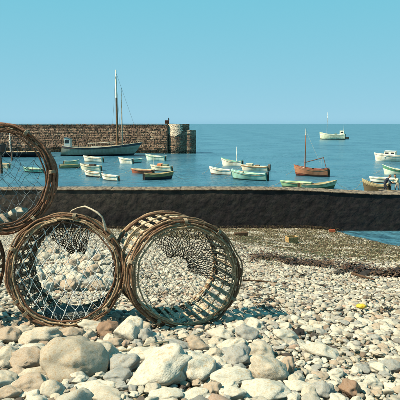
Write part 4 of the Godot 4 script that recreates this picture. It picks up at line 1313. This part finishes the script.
	for e in [[[243, 283], [258, 283.4], [277, 285.5], .011, "driftwood", "thin dark driftwood stick lying level right of the open pot", .035], [[352, 277], [362, 280], [374, 283.5], .02, "driftwood", "brown driftwood branch below the dark blue-black stone", .05]]:
		var pts := PackedVector3Array()
		for k in 3: pts.append(on_beach(e[k][0], e[k][1]) + Vector3(0, e[6], 0))
		var mb := MB.new()
		mb.tube(pts, e[3], e[3] * .6, 7, false, .2)
		tag(put("driftwood_stick", mb.mesh(), M[e[4]]), e[5], "stick", "driftwood sticks")
	var tp := PackedVector3Array()
	for e in [[106, 349], [113, 350.5], [122, 350.6], [134, 349], [148, 345.5], [162, 342.5], [176, 340], [188, 337], [199, 333], [207, 329], [213, 325]]:
		var p := on_beach(e[0], e[1])
		tp.append(p + (EYE - p).normalized() * .2)
	var tw := MB.new()
	tw.tube(tp, .008, .0035, 7, false, .2)
	tag(put("twig", tw.mesh(), M.twig), "long thin pale curved twig lying over the stones below the open pot", "twig")
	var yp := on_beach(361, 311)
	var yr := MB.new()
	var ico := icosphere(2)
	for d: Vector3 in ico[0]:
		yr.vert(Vector3(d.x * .048, d.y * .020, d.z * .034) * (1.0 + .35 * noise.get_noise_3dv(d * 160.0)), d)
	for k in range(0, ico[1].size(), 3):
		yr.i.append(ico[1][k]); yr.i.append(ico[1][k + 2]); yr.i.append(ico[1][k + 1])
	yr.smooth()
	var yo := put("yellow_scrap", yr.mesh(), M.yellow)
	yo.position = yp + Vector3(0, .045, 0)
	tag(yo, "crumpled bright yellow scrap on the pale shingle", "scrap")

# ---------------------------------------------------------------- ground and sea
func ground_sheet() -> void:
	var m := MB.new()
	var rows := 170
	var cols := 130
	for j in rows + 1:
		var t := float(j) / rows
		var d := -4.0 + 33.6 * pow(t, 1.15)
		for i in cols + 1:
			var x := (float(i) / cols * 2 - 1) * (6.0 + .62 * maxf(d, 0))
			m.vert(Vector3(x, beach(x, d) - .02, -d), Vector3.UP)
	for j in rows:
		for i in cols:
			var a := j * (cols + 1) + i
			var b := a + cols + 1
			for e in [a, b, b + 1, a, b + 1, a + 1]: m.i.append(e)
	m.smooth()
	for k in m.n.size():
		if m.n[k].y < 0: m.n[k] = -m.n[k]
	tag(put("beach_ground", m.mesh(), M.ground), "", "", "", "structure")
func sea() -> void:
	var m := MB.new()
	m.quad(Vector3(-14000, 0, -20), Vector3(14000, 0, -20), Vector3(14000, 0, -26000), Vector3(-14000, 0, -26000))
	tag(put("sea", m.mesh(), M.sea), "", "", "", "structure")

func _ready() -> void:
	rng.seed = 20
	noise.seed = 4
	# camera
	var cam := Camera3D.new()
	cam.fov = rad_to_deg(2 * atan(200.0 / F))
	cam.position = EYE
	cam.rotation_degrees.x = -PITCH
	cam.near = .1
	cam.far = 60000
	add_child(cam)
	cam.current = true
	# sky and exposure
	var we := WorldEnvironment.new()
	var env := Environment.new()
	var sky := Sky.new()
	var sm := ProceduralSkyMaterial.new()
	sm.sky_top_color = Color(.24, .545, .61)
	sm.sky_horizon_color = Color(.445, .59, .65)
	sm.sky_curve = .16
	sm.ground_bottom_color = Color(.16, .24, .28)
	sm.ground_horizon_color = Color(.40, .58, .66)
	sm.sun_angle_max = 30.0
	sm.sun_curve = .15
	sky.sky_material = sm
	env.background_mode = Environment.BG_SKY
	env.sky = sky
	env.tonemap_mode = Environment.TONE_MAPPER_LINEAR
	env.tonemap_exposure = 2.05
	env.sdfgi_enabled = true
	env.ssao_enabled = true
	env.ssil_enabled = true
	we.environment = env
	add_child(we)
	# sun: high on the left, a little behind the camera
	var sun := DirectionalLight3D.new()
	sun.light_energy = 1.6
	sun.light_color = Color(1.0, .93, .80)
	sun.light_angular_distance = .5
	sun.shadow_enabled = true
	add_child(sun)
	var el := deg_to_rad(49)
	var az := deg_to_rad(15)
	sun.look_at_from_position(Vector3.ZERO, Vector3(cos(el) * cos(az), -sin(el), -cos(el) * sin(az)), Vector3.UP)
	make_materials()
	ground_sheet()
	sea()
	slipway()
	pier()
	var ico4 := icosphere(4)
	var ico2 := icosphere(2)
	var ico1 := icosphere(1)
	for k in 14: big_stones.append(stone_mesh(ico4, 100 + k, .22, 3 + k % 4, .032))
	for k in 9: mid_stones.append(stone_mesh(ico2, 200 + k, .36, 3 + k % 5, .03))
	for k in 6: low_stones.append(stone_mesh(ico1, 300 + k, .45, 2 + k % 3, 0.0))
	foreground_stones()
	stone_bank()
	all_pots()
	all_boats()
	var pa := on_water(384.6, 194.4)
	person("person in a navy jacket bending forward in the dark work boat", Vector3(pa.x, .12, pa.z), -.35, Color(.018, .026, .045), Color(.03, .035, .045), Color(.05, .03, .02), .55)
	var pb := on_water(397.0, 194.6)
	person("person in a cream jumper with dark hair facing the navy jacket", Vector3(pb.x, .12, pb.z), PI + .3, Color(.55, .48, .34), Color(.20, .19, .18), Color(.02, .015, .012), .45)
	wrack()
	shingle()
